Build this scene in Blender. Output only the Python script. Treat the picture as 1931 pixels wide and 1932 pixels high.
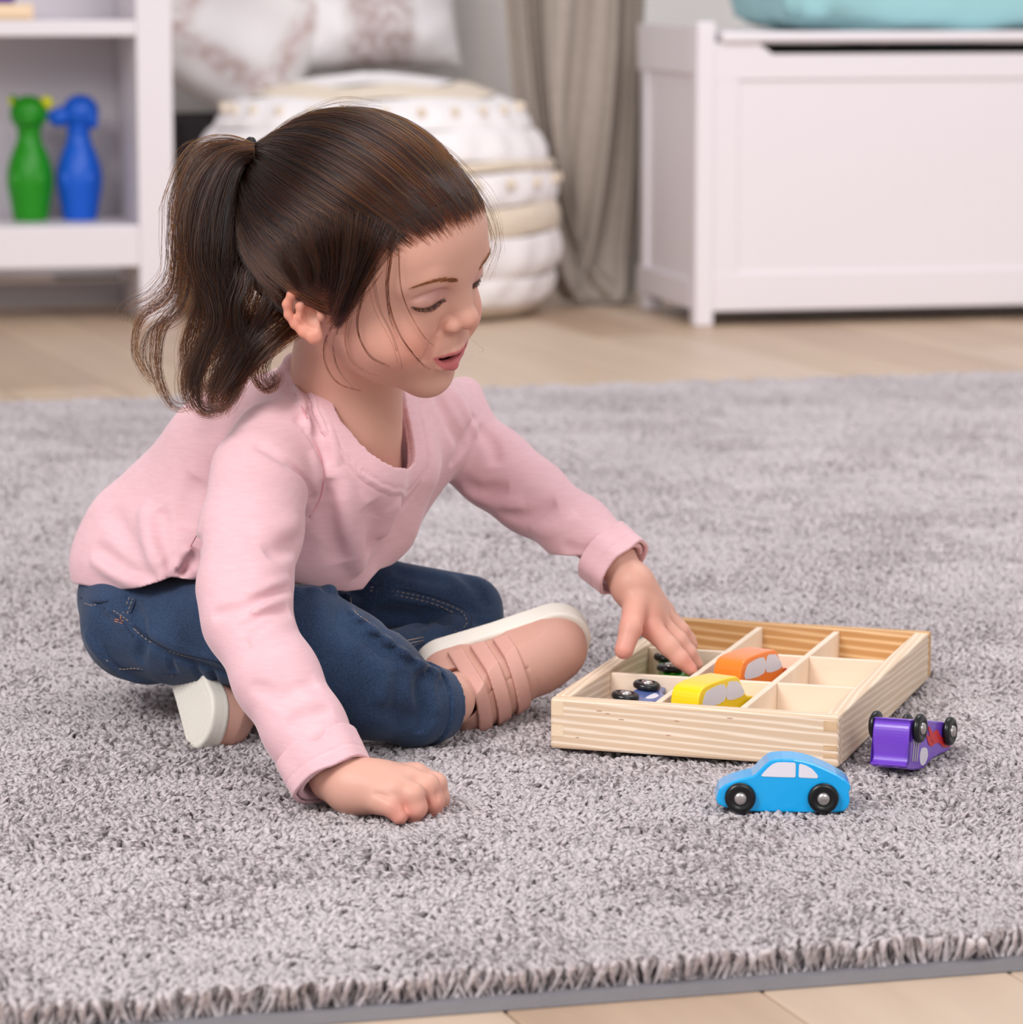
import bpy, bmesh, math, random
import numpy as np
from mathutils import Vector, Matrix
R_ = math.radians
for _o in list(bpy.data.objects): bpy.data.objects.remove(_o)
SC = bpy.context.scene
COL = SC.collection
# ------------------------------------------------------------------ camera, world, light, exposure
FPX = 6500.0; CX = 965.5; CY = 966.0; PITCH = R_(8.65); CAMZ = 0.555; RZ = 0.025   # RZ = top of the rug pile
cam_data = bpy.data.cameras.new('camera'); cam = bpy.data.objects.new('camera', cam_data); COL.objects.link(cam)
cam.location = (0, 0, CAMZ); cam.rotation_euler = (math.pi/2 - PITCH, 0, 0)
cam_data.sensor_width = 36; cam_data.sensor_fit = 'HORIZONTAL'; cam_data.lens = FPX/1931*36
cam_data.clip_start = 0.1; cam_data.clip_end = 60
cam_data.dof.use_dof = True; cam_data.dof.focus_distance = 2.34; cam_data.dof.aperture_fstop = 10.5
SC.camera = cam
SC.view_settings.view_transform = 'Standard'; SC.view_settings.look = 'None'
SC.view_settings.exposure = 0.07; SC.view_settings.gamma = 1.0; SC.view_settings.use_curve_mapping = False
world = bpy.data.worlds.new('studio_light'); SC.world = world; world.use_nodes = True
bg = world.node_tree.nodes['Background']; bg.inputs['Color'].default_value = (0.985, 0.975, 1.0, 1); bg.inputs['Strength'].default_value = 0.56
def area(name, loc, target, sx, sy, power, col):
    l = bpy.data.lights.new(name, 'AREA'); l.shape = 'RECTANGLE'; l.size = sx; l.size_y = sy; l.energy = power; l.color = col
    o = bpy.data.objects.new(name, l); COL.objects.link(o); o.location = loc
    o.rotation_euler = (Vector(target)-Vector(loc)).to_track_quat('-Z', 'Y').to_euler(); return o
area('key_softbox', (-1.7, 0.2, 2.5), (0.0, 2.6, 0.1), 1.4, 1.4, 90, (1, 0.97, 0.975))
area('front_softbox', (1.4, -0.9, 2.2), (0.3, 4.6, 0.2), 1.6, 1.2, 40, (1, 0.975, 0.99))
area('background_softbox', (1.0, 3.3, 2.5), (0.25, 6.0, 0.15), 1.6, 1.2, 50, (1, 0.975, 0.995))
SC.cycles.max_bounces = 7; SC.cycles.diffuse_bounces = 3; SC.cycles.glossy_bounces = 3; SC.cycles.transparent_max_bounces = 6
SC.cycles.use_denoising = True
SC.cycles.use_adaptive_sampling = True; SC.cycles.adaptive_threshold = 0.02

# ------------------------------------------------------------------ helpers
FWD = np.array([0, math.cos(PITCH), -math.sin(PITCH)]); UPV = np.array([0, math.sin(PITCH), math.cos(PITCH)]); RGT = np.array([1., 0, 0])
CAM = np.array([0, 0, CAMZ])
def ray(px, py): return FWD + RGT*(px-CX)/FPX + UPV*(CY-py)/FPX
def P(px, py, Y):                      # the point at world depth Y that the photo shows at (px, py)
    d = ray(px, py); return CAM + d*(Y/d[1])
def G(px, py, z=0.0):                  # the point at height z that the photo shows at (px, py)
    d = ray(px, py); return CAM + d*((z-CAMZ)/d[2])
def tag(o, label=None, cat=None, group=None, kind=None):
    if label: o['label'] = label
    if cat: o['category'] = cat
    if group: o['group'] = group
    if kind: o['kind'] = kind
    return o
def empty(name, loc=(0, 0, 0), rz=0.0, label=None, cat=None, group=None):
    o = bpy.data.objects.new(name, None); COL.objects.link(o); o.location = loc; o.rotation_euler = (0, 0, rz); o.empty_display_size = 0.05
    return tag(o, label, cat, group)
def link(name, me, mat=None, parent=None, smooth=False):
    if mat is not None:
        for m in (mat if isinstance(mat, (list, tuple)) else [mat]): me.materials.append(m)
    if smooth: me.polygons.foreach_set('use_smooth', [True]*len(me.polygons))
    o = bpy.data.objects.new(name, me); COL.objects.link(o)
    if parent is not None: o.parent = parent
    return o
def mesh_from(name, V, Fc):
    me = bpy.data.meshes.new(name); me.from_pydata([tuple(map(float, v)) for v in V], [], Fc); me.validate(); me.update(); return me
class MB:
    def __init__(s): s.bm = bmesh.new()
    def box(s, x0, x1, y0, y1, z0, z1, bev=0.0, seg=2, M=None):
        r = bmesh.ops.create_cube(s.bm, size=1.0)
        vs = r['verts']
        for v in vs: v.co = Vector(((x0+x1)/2 + v.co.x*(x1-x0), (y0+y1)/2 + v.co.y*(y1-y0), (z0+z1)/2 + v.co.z*(z1-z0)))
        if bev > 0:
            es = list({e for v in vs for e in v.link_edges})
            r2 = bmesh.ops.bevel(s.bm, geom=es, offset=bev, segments=seg, profile=0.5, affect='EDGES')
            vs = list({v for v in r2['verts']} | {v for v in vs if v.is_valid})
        if M is not None: bmesh.ops.transform(s.bm, matrix=M, verts=vs)
        return vs
    def build(s, name, mat, parent=None, smooth=False, loc=None):
        bmesh.ops.recalc_face_normals(s.bm, faces=s.bm.faces)
        me = bpy.data.meshes.new(name); s.bm.to_mesh(me); s.bm.free()
        o = link(name, me, mat, parent, smooth)
        if loc is not None: o.location = loc
        return o
def lathe_mesh(prof, n=32):            # prof: (r, z) list
    bm = bmesh.new(); rings = []
    for r, z in prof:
        if r < 1e-6: rings.append([bm.verts.new((0, 0, z))])
        else: rings.append([bm.verts.new((r*math.cos(2*math.pi*i/n), r*math.sin(2*math.pi*i/n), z)) for i in range(n)])
    for a, b in zip(rings, rings[1:]):
        for i in range(n):
            j = (i+1) % n
            q = [a[i % len(a)], a[j % len(a)], b[j % len(b)], b[i % len(b)]]
            u = []
            for v in q:
                if v not in u: u.append(v)
            if len(u) > 2: bm.faces.new(u)
    bmesh.ops.recalc_face_normals(bm, faces=bm.faces)
    return bm
def tube_verts(pts, rad, n=8, caps=True):
    pts = [Vector(p) for p in pts]; V = []; Fs = []
    up = Vector((0, 0, 1)); prev = None
    for i, p in enumerate(pts):
        t = (pts[min(i+1, len(pts)-1)] - pts[max(i-1, 0)]).normalized()
        if prev is None: a = t.cross(up); a = a.normalized() if a.length > 1e-4 else t.cross(Vector((1, 0, 0))).normalized()
        else: a = (prev - t*prev.dot(t)).normalized()
        prev = a; b = t.cross(a); r = rad[i] if hasattr(rad, '__len__') else rad
        for k in range(n):
            th = 2*math.pi*k/n; V.append(p + a*math.cos(th)*r + b*math.sin(th)*r)
    for i in range(len(pts)-1):
        for k in range(n):
            k2 = (k+1) % n; Fs.append((i*n+k, i*n+k2, (i+1)*n+k2, (i+1)*n+k))
    if caps: Fs.append(tuple(range(n-1, -1, -1))); Fs.append(tuple((len(pts)-1)*n+k for k in range(n)))
    return V, Fs
def join_tubes(name, tubes, mat, parent=None):
    V = []; Fs = []
    for v, f in tubes:
        o = len(V); V += v; Fs += [tuple(i+o for i in q) for q in f]
    return link(name, mesh_from(name, V, Fs), mat, parent, True)
def catmull(pts, n=6):
    pts = [np.array(p, float) for p in pts]; out = []
    for i in range(len(pts)-1):
        p0 = pts[max(i-1, 0)]; p1 = pts[i]; p2 = pts[i+1]; p3 = pts[min(i+2, len(pts)-1)]
        for k in range(n):
            t = k/n
            out.append(0.5*((2*p1)+(-p0+p2)*t+(2*p0-5*p1+4*p2-p3)*t*t+(-p0+3*p1-3*p2+p3)*t**3))
    out.append(pts[-1]); return np.array(out)

# ------------------------------------------------------------------ materials
def srgb(r, g, b):
    f = lambda c: (c/255/12.92) if c/255 <= 0.04045 else ((c/255+0.055)/1.055)**2.4
    return (f(r), f(g), f(b), 1)
def newmat(name):
    m = bpy.data.materials.new(name); m.use_nodes = True
    nt = m.node_tree; return m, nt, nt.nodes['Principled BSDF']
def N(nt, t, **kw):
    n = nt.nodes.new(t)
    for k, v in kw.items():
        if k in n.inputs.keys() if hasattr(n.inputs, 'keys') else False: n.inputs[k].default_value = v
        else: setattr(n, k, v)
    return n
def simple(name, col, rough=0.5, spec=0.5, noise=None, bump=None, metallic=0.0, coat=0.0, sheen=0.0):
    """noise=(scale, amount) varies the colour; bump=(scale, strength, distance) adds fine relief"""
    m, nt, b = newmat(name)
    b.inputs['Base Color'].default_value = col; b.inputs['Roughness'].default_value = rough
    b.inputs['Specular IOR Level'].default_value = spec; b.inputs['Metallic'].default_value = metallic
    b.inputs['Coat Weight'].default_value = coat; b.inputs['Coat Roughness'].default_value = 0.15
    b.inputs['Sheen Weight'].default_value = sheen; b.inputs['Sheen Roughness'].default_value = 0.5
    tc = nt.nodes.new('ShaderNodeTexCoord')
    if noise:
        n = nt.nodes.new('ShaderNodeTexNoise'); n.inputs['Scale'].default_value = noise[0]; n.inputs['Detail'].default_value = 5
        nt.links.new(tc.outputs['Object'], n.inputs['Vector'])
        mx = nt.nodes.new('ShaderNodeMix'); mx.data_type = 'RGBA'
        a = noise[1]; mx.inputs[6].default_value = tuple(c*(1-a) for c in col[:3])+(1,); mx.inputs[7].default_value = tuple(min(1, c*(1+a)) for c in col[:3])+(1,)
        nt.links.new(n.outputs['Fac'], mx.inputs[0]); nt.links.new(mx.outputs[2], b.inputs['Base Color'])
    if bump:
        n2 = nt.nodes.new('ShaderNodeTexNoise'); n2.inputs['Scale'].default_value = bump[0]; n2.inputs['Detail'].default_value = 3
        nt.links.new(tc.outputs['Object'], n2.inputs['Vector'])
        bp = nt.nodes.new('ShaderNodeBump'); bp.inputs['Strength'].default_value = bump[1]; bp.inputs['Distance'].default_value = bump[2]
        nt.links.new(n2.outputs['Fac'], bp.inputs['Height']); nt.links.new(bp.outputs['Normal'], b.inputs['Normal'])
    return m
def wood(name, c1, c2, scale, stretch, rough=0.5, ring=0.0, axis='X'):
    """long-grain wood, grain along the object's own axis"""
    m, nt, b = newmat(name); tc = nt.nodes.new('ShaderNodeTexCoord'); mp = nt.nodes.new('ShaderNodeMapping')
    oi = nt.nodes.new('ShaderNodeObjectInfo'); ad = nt.nodes.new('ShaderNodeVectorMath'); ad.operation = 'ADD'
    sc_ = nt.nodes.new('ShaderNodeVectorMath'); sc_.operation = 'SCALE'; sc_.inputs['Scale'].default_value = 7.0
    cmb = nt.nodes.new('ShaderNodeCombineXYZ')
    nt.links.new(oi.outputs['Random'], cmb.inputs['X']); nt.links.new(oi.outputs['Random'], cmb.inputs['Z']); nt.links.new(cmb.outputs[0], sc_.inputs[0])
    nt.links.new(tc.outputs['Object'], ad.inputs[0]); nt.links.new(sc_.outputs[0], ad.inputs[1])
    s = {'X': (stretch, 1, 1), 'Y': (1, stretch, 1), 'Z': (1, 1, stretch)}[axis]
    mp.inputs['Scale'].default_value = s; nt.links.new(ad.outputs[0], mp.inputs['Vector'])
    n = nt.nodes.new('ShaderNodeTexNoise'); n.inputs['Scale'].default_value = scale; n.inputs['Detail'].default_value = 6; n.inputs['Roughness'].default_value = 0.6
    n.inputs['Distortion'].default_value = 0.4; nt.links.new(mp.outputs[0], n.inputs['Vector'])
    fac = n.outputs['Fac']
    if ring > 0:
        w = nt.nodes.new('ShaderNodeTexWave'); w.wave_type = 'BANDS'; w.bands_direction = 'DIAGONAL'; w.inputs['Scale'].default_value = ring
        w.inputs['Distortion'].default_value = 5.5; w.inputs['Detail'].default_value = 3; w.inputs['Detail Scale'].default_value = 0.7
        nt.links.new(mp.outputs[0], w.inputs['Vector'])
        mm = nt.nodes.new('ShaderNodeMath'); mm.operation = 'MULTIPLY'; nt.links.new(n.outputs['Fac'], mm.inputs[0])
        pw = nt.nodes.new('ShaderNodeMath'); pw.operation = 'POWER'; pw.inputs[1].default_value = 2.5
        nt.links.new(w.outputs['Fac'], pw.inputs[0]); nt.links.new(pw.outputs[0], mm.inputs[1]); fac = mm.outputs[0]
    cr = nt.nodes.new('ShaderNodeValToRGB'); cr.color_ramp.elements[0].color = c1; cr.color_ramp.elements[1].color = c2
    cr.color_ramp.elements[0].position = 0.22 if ring == 0 else 0.02; cr.color_ramp.elements[1].position = 0.75 if ring == 0 else 0.6
    nt.links.new(fac, cr.inputs[0]); nt.links.new(cr.outputs[0], b.inputs['Base Color'])
    b.inputs['Roughness'].default_value = rough; b.inputs['Specular IOR Level'].default_value = 0.35
    return m
# ------------------------------------------------------------------ the room
ROT = R_(13)                            # the room stands turned 13 degrees to the view
RX = np.array([math.cos(ROT), math.sin(ROT), 0]); RY = np.array([-math.sin(ROT), math.cos(ROT), 0])
m_wall = simple('wall_paint', srgb(236, 234, 232), 0.8, 0.2, noise=(3, 0.02))
m_white = simple('white_lacquer', srgb(230, 223, 227), 0.35, 0.4, noise=(2, 0.01))
m_curtain = simple('linen_curtain', srgb(170, 158, 147), 0.9, 0.1, noise=(60, 0.12), bump=(400, 0.3, 0.002), sheen=0.2)
m_plank = [wood('oak_plank_%s' % k, srgb(*a), srgb(*b), 9, 0.10, 0.42) for k, a, b in
           (('honey', (176, 150, 126), (205, 180, 154)), ('pale', (186, 162, 140), (212, 190, 168)), ('warm', (168, 141, 118), (198, 172, 148)))]
# floor: dark sub-floor with one board object per plank in view
fl = MB(); fl.box(-4, 4, -2.5, 9, -0.03, -0.004); floor = fl.build('floor', simple('floor_gap', srgb(95, 78, 64), 0.8)); tag(floor, kind='structure')
PA = R_(19); PX = np.array([-math.sin(PA), math.cos(PA), 0]); PW = np.array([math.cos(PA), math.sin(PA), 0])   # plank length / width directions
rng = random.Random(5)
PWID, PLEN = 0.148, 1.22
pmesh = {}
def plank_at(i, j, off):
    u0 = off + j*PLEN; w0 = i*PWID
    c = PX*(u0+PLEN/2) + PW*(w0+PWID/2)
    return c
for i in range(-30, 36):
    off = rng.random()*PLEN
    for j in range(-3, 7):
        c = plank_at(i, j, off)
        x, y = c[0], c[1]
        if abs(x) > 0.17*max(y, 0)+1.7 or y < 0.7 or y > 7.2: continue
        if 2.7 < y < 3.7: continue                                  # wholly under the rug
        k = rng.randrange(3)
        if k not in pmesh:
            b_ = MB(); b_.box(-PLEN/2+0.0008, PLEN/2-0.0008, -PWID/2+0.0008, PWID/2-0.0008, -0.006, 0, bev=0.0012, seg=1)
            o = b_.build('plank', m_plank[k], floor); pmesh[k] = o.data
        else: o = bpy.data.objects.new('plank', pmesh[k]); COL.objects.link(o); o.parent = floor
        o.location = (x, y, 0); o.rotation_euler = (0, 0, math.atan2(PX[1], PX[0]))
# back wall and left wall
WY = 6.95
def wallbox(name, c, half, th, h, ang):
    b_ = MB(); b_.box(-half, half, 0, th, 0, h); o = b_.build(name, m_wall); o.location = c; o.rotation_euler = (0, 0, ang); tag(o, kind='structure'); return o
wallbox('wall_back', (0.2, WY, 0), 3.2, 0.1, 2.7, ROT)
b_ = MB(); b_.box(-3.2, 3.2, -0.014, 0, 0, 0.09, bev=0.004); o = b_.build('baseboard_back', m_white); o.location = (0.2, WY, 0); o.rotation_euler = (0, 0, ROT); tag(o, kind='structure')

# toy chest -----------------------------------------------------------------------
c0 = G(1312, 617, 0)                    # front left foot
def place(o, p, rz=ROT): o.location = tuple(p); o.rotation_euler = (0, 0, rz)
chest = empty('toy_chest', c0, ROT, 'white wooden toy chest with a hand slot, standing beside the linen curtain', 'chest')
W_, D_, H_ = 0.86, 0.37, 0.50
def cb(name, boxes, mat=m_white, bev=0.003, parent=chest):
    b_ = MB()
    for q in boxes: b_.box(*q, bev=bev)
    return b_.build(name, mat, parent)
for xx in (0, W_-0.032):
    for yy, hh in ((0, H_), (D_-0.05, H_-0.012)): cb('leg', [(xx, xx+0.032, yy, yy+0.034, 0 if yy == 0 else 0.0, hh)], bev=0.004)
for xx in (0.008, W_-0.02): cb('side_panel', [(xx, xx+0.012, 0.03, D_-0.008, 0.032, H_-0.012)])
for xx, sgn in ((-0.001, -1), (W_-0.019, 1)):
    cb('side_rail', [(xx, xx+0.02, 0.03, D_, 0.028, 0.075)], bev=0.002); cb('side_rail', [(xx, xx+0.02, 0.03, D_, H_-0.085, H_-0.006)], bev=0.002)
cb('front_panel', [(0.03, W_-0.03, 0.0085, 0.026, 0.04, H_-0.07)])
cb('front_rail', [(0.03, W_-0.03, 0.004, 0.022, 0.024, 0.088)])
# top rail with the long hand slot cut into its upper edge
zt = H_-0.046
bm = bmesh.new(); prof = [(0.03, zt-0.048), (W_-0.03, zt-0.048), (W_-0.03, zt+0.012), (W_-0.11, zt+0.012), (W_-0.13, zt-0.007), (0.13, zt-0.007), (0.105, zt+0.012), (0.03, zt+0.012)]
fr = [bm.verts.new((x, 0.004, z)) for x, z in prof]; bk = [bm.verts.new((x, 0.022, z)) for x, z in prof]
bm.faces.new(fr); bm.faces.new(bk[::-1])
for k in range(len(prof)): k2 = (k+1) % len(prof); bm.faces.new((fr[k], bk[k], bk[k2], fr[k2]))
bmesh.ops.recalc_face_normals(bm, faces=bm.faces); me = bpy.data.meshes.new('top_rail'); bm.to_mesh(me); bm.free(); link('top_rail', me, m_white, chest)
for xx in (0.03, W_-0.07): cb('front_stile', [(xx, xx+0.045, 0.0046, 0.0214, 0.07, zt-0.01)])
cb('slot_shade', [(0.03, W_-0.03, 0.06, 0.07, 0.04, zt+0.0)], simple('inside_shade', srgb(40, 36, 38), 0.9))  # dark sheet added behind the slot, coloured as the shade inside the chest
cb('lid', [(0.04, W_-0.04, -0.006, D_, H_-0.034, H_-0.016)], bev=0.006)
cb('back_panel', [(0.03, W_-0.03, D_-0.02, D_-0.01, 0.03, H_-0.04)])
cb('chest_bottom', [(0.03, W_-0.03, 0.02, D_-0.02, 0.05, 0.06)])

# ------------------------------------------------------------------ soft shapes: a cushion is a subdivided pillow form
def pillow_mesh(name, w, h, t, n=40, pinch=0.10, wr=0.004, seed=0, ex=0.55):
    V = []; Fc = []
    rs = np.random.RandomState(seed); ph = rs.rand(8)*6.28
    for side in (1, -1):
        for j in range(n+1):
            for i in range(n+1):
                u = -1+2*i/n; v = -1+2*j/n
                x = w/2*u*(1-pinch*(1-abs(v)**1.2)*0 - pinch*0.9*(1-v*v)*abs(u)**3*0.6); y = h/2*v*(1-pinch*0.9*(1-u*u)*abs(v)**3*0.6)
                e = max(0, (1-u**4))*max(0, (1-v**4)); z = t/2*e**ex
                z += wr*math.sin(5*u+ph[0]+2*v)*e + wr*1.2*math.sin(8*v+3*u*u+ph[1])*e + wr*0.6*math.sin(17*u*v+ph[2])*e
                rad = math.exp(-((1-abs(u))**2+(1-abs(v))**2)/0.08); z += wr*1.5*rad*math.sin(20*math.atan2(1-abs(v), 1-abs(u)+1e-3))
                V.append((x, y, side*z))
    m_ = (n+1)**2
    for s in (0, 1):
        for j in range(n):
            for i in range(n):
                a = s*m_+j*(n+1)+i; q = (a, a+1, a+n+2, a+n+1); Fc.append(q if s == 0 else q[::-1])
    me = mesh_from(name, V, Fc)
    bm = bmesh.new(); bm.from_mesh(me); bmesh.ops.remove_doubles(bm, verts=bm.verts, dist=1e-5); bmesh.ops.recalc_face_normals(bm, faces=bm.faces); bm.to_mesh(me); bm.free()
    return me
def frame_matrix(c, xa, ya):            # columns xa, ya, xa x ya
    xa = Vector(xa).normalized(); ya = Vector(ya); ya = (ya - xa*ya.dot(xa)).normalized(); za = xa.cross(ya)
    M = Matrix((xa, ya, za)).transposed().to_4x4(); M.translation = Vector(c); return M
m_teal = simple('teal_cotton', srgb(160, 208, 212), 0.85, 0.15, noise=(9, 0.12), bump=(500, 0.2, 0.001), sheen=0.2)
top0 = np.array(c0)+np.array([0, 0, 0])
def chestpt(x, y, z): return np.array(c0) + RX*x + RY*y + np.array([0, 0, z])
cush = empty('teal_cushion', chestpt(0.492, 0.19, H_-0.016), ROT, 'soft teal seat cushion lying on top of the white toy chest', 'cushion')
me = pillow_mesh('cushion_cover', 0.68, 0.33, 0.16, 60, 0.0, 0.008, 3, 0.25)
o = link('cushion_cover', me, m_teal, cush, True); o.location = (0.0, 0, 0.07)
V, Fs = tube_verts(catmull([(-0.33, -0.163, 0.0), (-0.2, -0.168, -0.003), (0, -0.165, 0), (0.2, -0.168, -0.003), (0.33, -0.163, 0)], 6), 0.004, 8)
o = link('piping', mesh_from('piping', V, Fs), simple('teal_piping', srgb(110, 170, 178), 0.8), cush, True); o.location = (0, 0, 0.070)

# curtain ---------------------------------------------------------------------------
def curtain():
    nx, nz = 240, 60; V = []; Fc = []
    x0, x1 = -0.13, 0.145
    for j in range(nz+1):
        tz = j/nz; z = 1.7*tz**1.25
        spread = 0.72+0.28*min(1, tz*2.4)
        for i in range(nx+1):
            t = i/nx; x = x0+(x1-x0)*t
            a = 0.026*(0.7+0.4*math.sin(3.1*t*6+1)) ; ph = 27*t+1.2*math.sin(7*t)+0.9*math.sin(tz*5+4*t)+2.2*math.exp(-tz*5)
            y = a*math.sin(ph)+0.012*math.sin(2.3*ph+1)
            lean = 0.075*math.exp(-tz*9)*math.sin(t*5+0.5)
            low = math.exp(-(tz/0.07)**2)
            xx = x*spread + lean + 0.02*math.sin(4*tz+8*t)*(1-tz); 
            V.append((xx+0.05*math.exp(-tz*7)-0.03*low*math.sin(13*t), y-0.05*low*(0.6+0.4*math.sin(11*t)), z+0.004*low))
    for j in range(nz):
        for i in range(nx):
            a = j*(nx+1)+i; Fc.append((a, a+1, a+nx+2, a+nx+1))
    me = mesh_from('curtain', V, Fc); o = link('linen_curtain', me, m_curtain, None, True)
    md = o.modifiers.new('s', 'SOLIDIFY'); md.thickness = 0.002
    tag(o, 'beige grey linen curtain hanging in folds to the floor left of the toy chest', 'curtain')
    c = G(1075, 590, 0.0); o.location = (c[0], c[1]+0.17, 0.004); o.rotation_euler = (0, 0, ROT)
    return o
curtain()
def curtain_back():                      # a lighter panel of the same window dressing further back
    nx, nz = 140, 10; V = []; Fc = []
    for j in range(nz+1):
        for i in range(nx+1):
            t = i/nx; V.append((-0.35+0.7*t, 0.018*math.sin(31*t+math.sin(6*t)), 1.7*j/nz))
    for j in range(nz):
        for i in range(nx): a = j*(nx+1)+i; Fc.append((a, a+1, a+nx+2, a+nx+1))
    o = link('sheer_curtain', mesh_from('sheer', V, Fc), simple('sheer_cloth', srgb(234, 228, 224), 0.9, 0.1), None, True)
    md = o.modifiers.new('s', 'SOLIDIFY'); md.thickness = 0.002
    tag(o, 'pale grey sheer curtain behind the round pouf and the pillows', 'curtain'); o.location = (-0.14, 6.80, 0.01); o.rotation_euler = (0, 0, ROT)
curtain_back()

# shelf unit --------------------------------------------------------------------------
sh0 = P(330, 300, 5.80); sh0[2] = 0
shelf = empty('shelf_unit', sh0, ROT, 'white open shelf unit at the left holding two animal pins', 'shelf')
SW, SD, SH = 0.80, 0.30, 0.95
m_back = simple('shelf_back', srgb(214, 208, 214), 0.5, 0.3)
for xx in (-SW, -0.062): cb('side_panel', [(xx, xx+0.060, 0, SD, 0, SH)], parent=shelf)
cb('back_panel', [(-SW+0.06, -0.062, SD-0.012, SD-0.002, 0.085, SH)], m_back, parent=shelf)
z2t = P(130, 424, 5.80)[2]; z2b = P(130, 502, 5.80)[2]; z1t = P(130, 38, 5.80)[2]; z1b = P(130, 68, 5.80)[2]
cb('shelf_board', [(-SW+0.06, -0.062, 0.0, SD-0.012, z2b, z2t)], parent=shelf)
cb('shelf_board', [(-SW+0.06, -0.062, 0.0, SD-0.012, z1b, z1t)], parent=shelf)
cb('top_board', [(-SW+0.06, -0.062, 0.0, SD-0.012, SH-0.03, SH)], parent=shelf)
cb('rear_rail', [(-SW+0.06, -0.062, SD-0.03, SD-0.014, 0.005, 0.045)], m_back, parent=shelf)
# animal pins -------------------------------------------------------------------------
def shelfpt(px, y, z):                   # on the shelf at pixel column px
    best = None
    for k in range(400):
        x = -SW+k*SW/400; p = np.array(sh0)+RX*x+RY*y
        u = CX+FPX*p[0]/(p[1]*math.cos(PITCH)+(CAMZ-z)*math.sin(PITCH))
        if best is None or abs(u-px) < best[0]: best = (abs(u-px), p)
    p = best[1]; return (p[0], p[1], z)
def pin(name, px, body, label, kind):
    loc = shelfpt(px, 0.16, z2t)
    e = empty(name, loc, 0, label, 'toy pin')
    m = simple(name+'_plastic', body, 0.4, 0.4)
    prof = [(0, 0), (0.026, 0), (0.030, 0.006), (0.034, 0.03), (0.0395, 0.062), (0.038, 0.088), (0.031, 0.112), (0.0225, 0.132), (0.0195, 0.148), (0.021, 0.158), (0.012, 0.166), (0, 0.168)]
    bm = lathe_mesh([tuple(x) for x in catmull(prof, 4)], 36); me = bpy.data.meshes.new('pin_body'); bm.to_mesh(me); bm.free(); link('pin_body', me, m, e, True)
    def blob(nm, c, s, mt=m, rz=0):
        bm = bmesh.new(); bmesh.ops.create_uvsphere(bm, u_segments=24, v_segments=16, radius=1); bmesh.ops.scale(bm, vec=s, verts=bm.verts)
        me = bpy.data.meshes.new(nm); bm.to_mesh(me); bm.free(); o = link(nm, me, mt, e, True); o.location = c; o.rotation_euler = (0, rz, 0); return o
    if kind == 0:
        my = simple('yellow_plastic', srgb(205, 205, 20), 0.4)
        blob('head', (0, 0, 0.182), (0.032, 0.029, 0.031))
        blob('muzzle', (0.002, -0.024, 0.174), (0.016, 0.012, 0.012))
        blob('ear', (-0.026, 0, 0.203), (0.009, 0.008, 0.011), m, -0.3)
        blob('ear', (0.030, 0.004, 0.200), (0.0125, 0.009, 0.0125), my, 0.3)['label'] = 'yellow ear'
        blob('ear_inner', (-0.029, -0.003, 0.203), (0.005, 0.007, 0.008), my)
        for s in (-1, 1): blob('paw', (s*0.02, -0.03, 0.07), (0.010, 0.007, 0.016))
    else:
        blob('head', (0.004, 0, 0.184), (0.032, 0.028, 0.030))
        blob('snout', (-0.030, -0.01, 0.176), (0.021, 0.016, 0.017), m, -0.25)
        blob('ear', (0.024, -0.012, 0.176), (0.011, 0.010, 0.021), m, -0.25)
        blob('nose', (-0.048, -0.012, 0.180), (0.006, 0.006, 0.005), m)
        for s in (-1, 1): blob('paw', (s*0.02, -0.03, 0.07), (0.010, 0.007, 0.016))
    return e
pin('frog_pin', 58, srgb(26, 138, 8), 'green animal-shaped bowling pin with yellow ears, left pin on the white shelf', 0)
pin('dog_pin', 152, srgb(6, 88, 200), 'blue dog-shaped bowling pin, right pin on the white shelf', 1)
# wooden box with a purple thing on it, top shelf
l1 = shelfpt(20, 0.12, z1t)
wb = empty('wooden_block', l1, ROT, 'pale wooden block on the upper shelf board', 'block')
b_ = MB(); b_.box(-0.09, 0.034, -0.05, 0.05, 0, 0.027, bev=0.003); b_.build('block_body', wood('pale_block', srgb(226, 196, 160), srgb(240, 214, 180), 12, .2), wb)
b_ = MB(); b_.box(-0.085, 0.029, -0.051, -0.049, 0.004, 0.006); b_.build('groove_line', simple('groove', srgb(190, 160, 120)), wb)
pb = empty('purple_block', (l1[0]-0.02, l1[1], l1[2]+0.027), ROT, 'purple toy block lying on the pale wooden block', 'block')
b_ = MB(); b_.box(-0.06, 0.026, -0.03, 0.03, 0, 0.03, bev=0.006); b_.build('block_body', simple('purple_paint', srgb(84, 48, 150), 0.5), pb)

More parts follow.
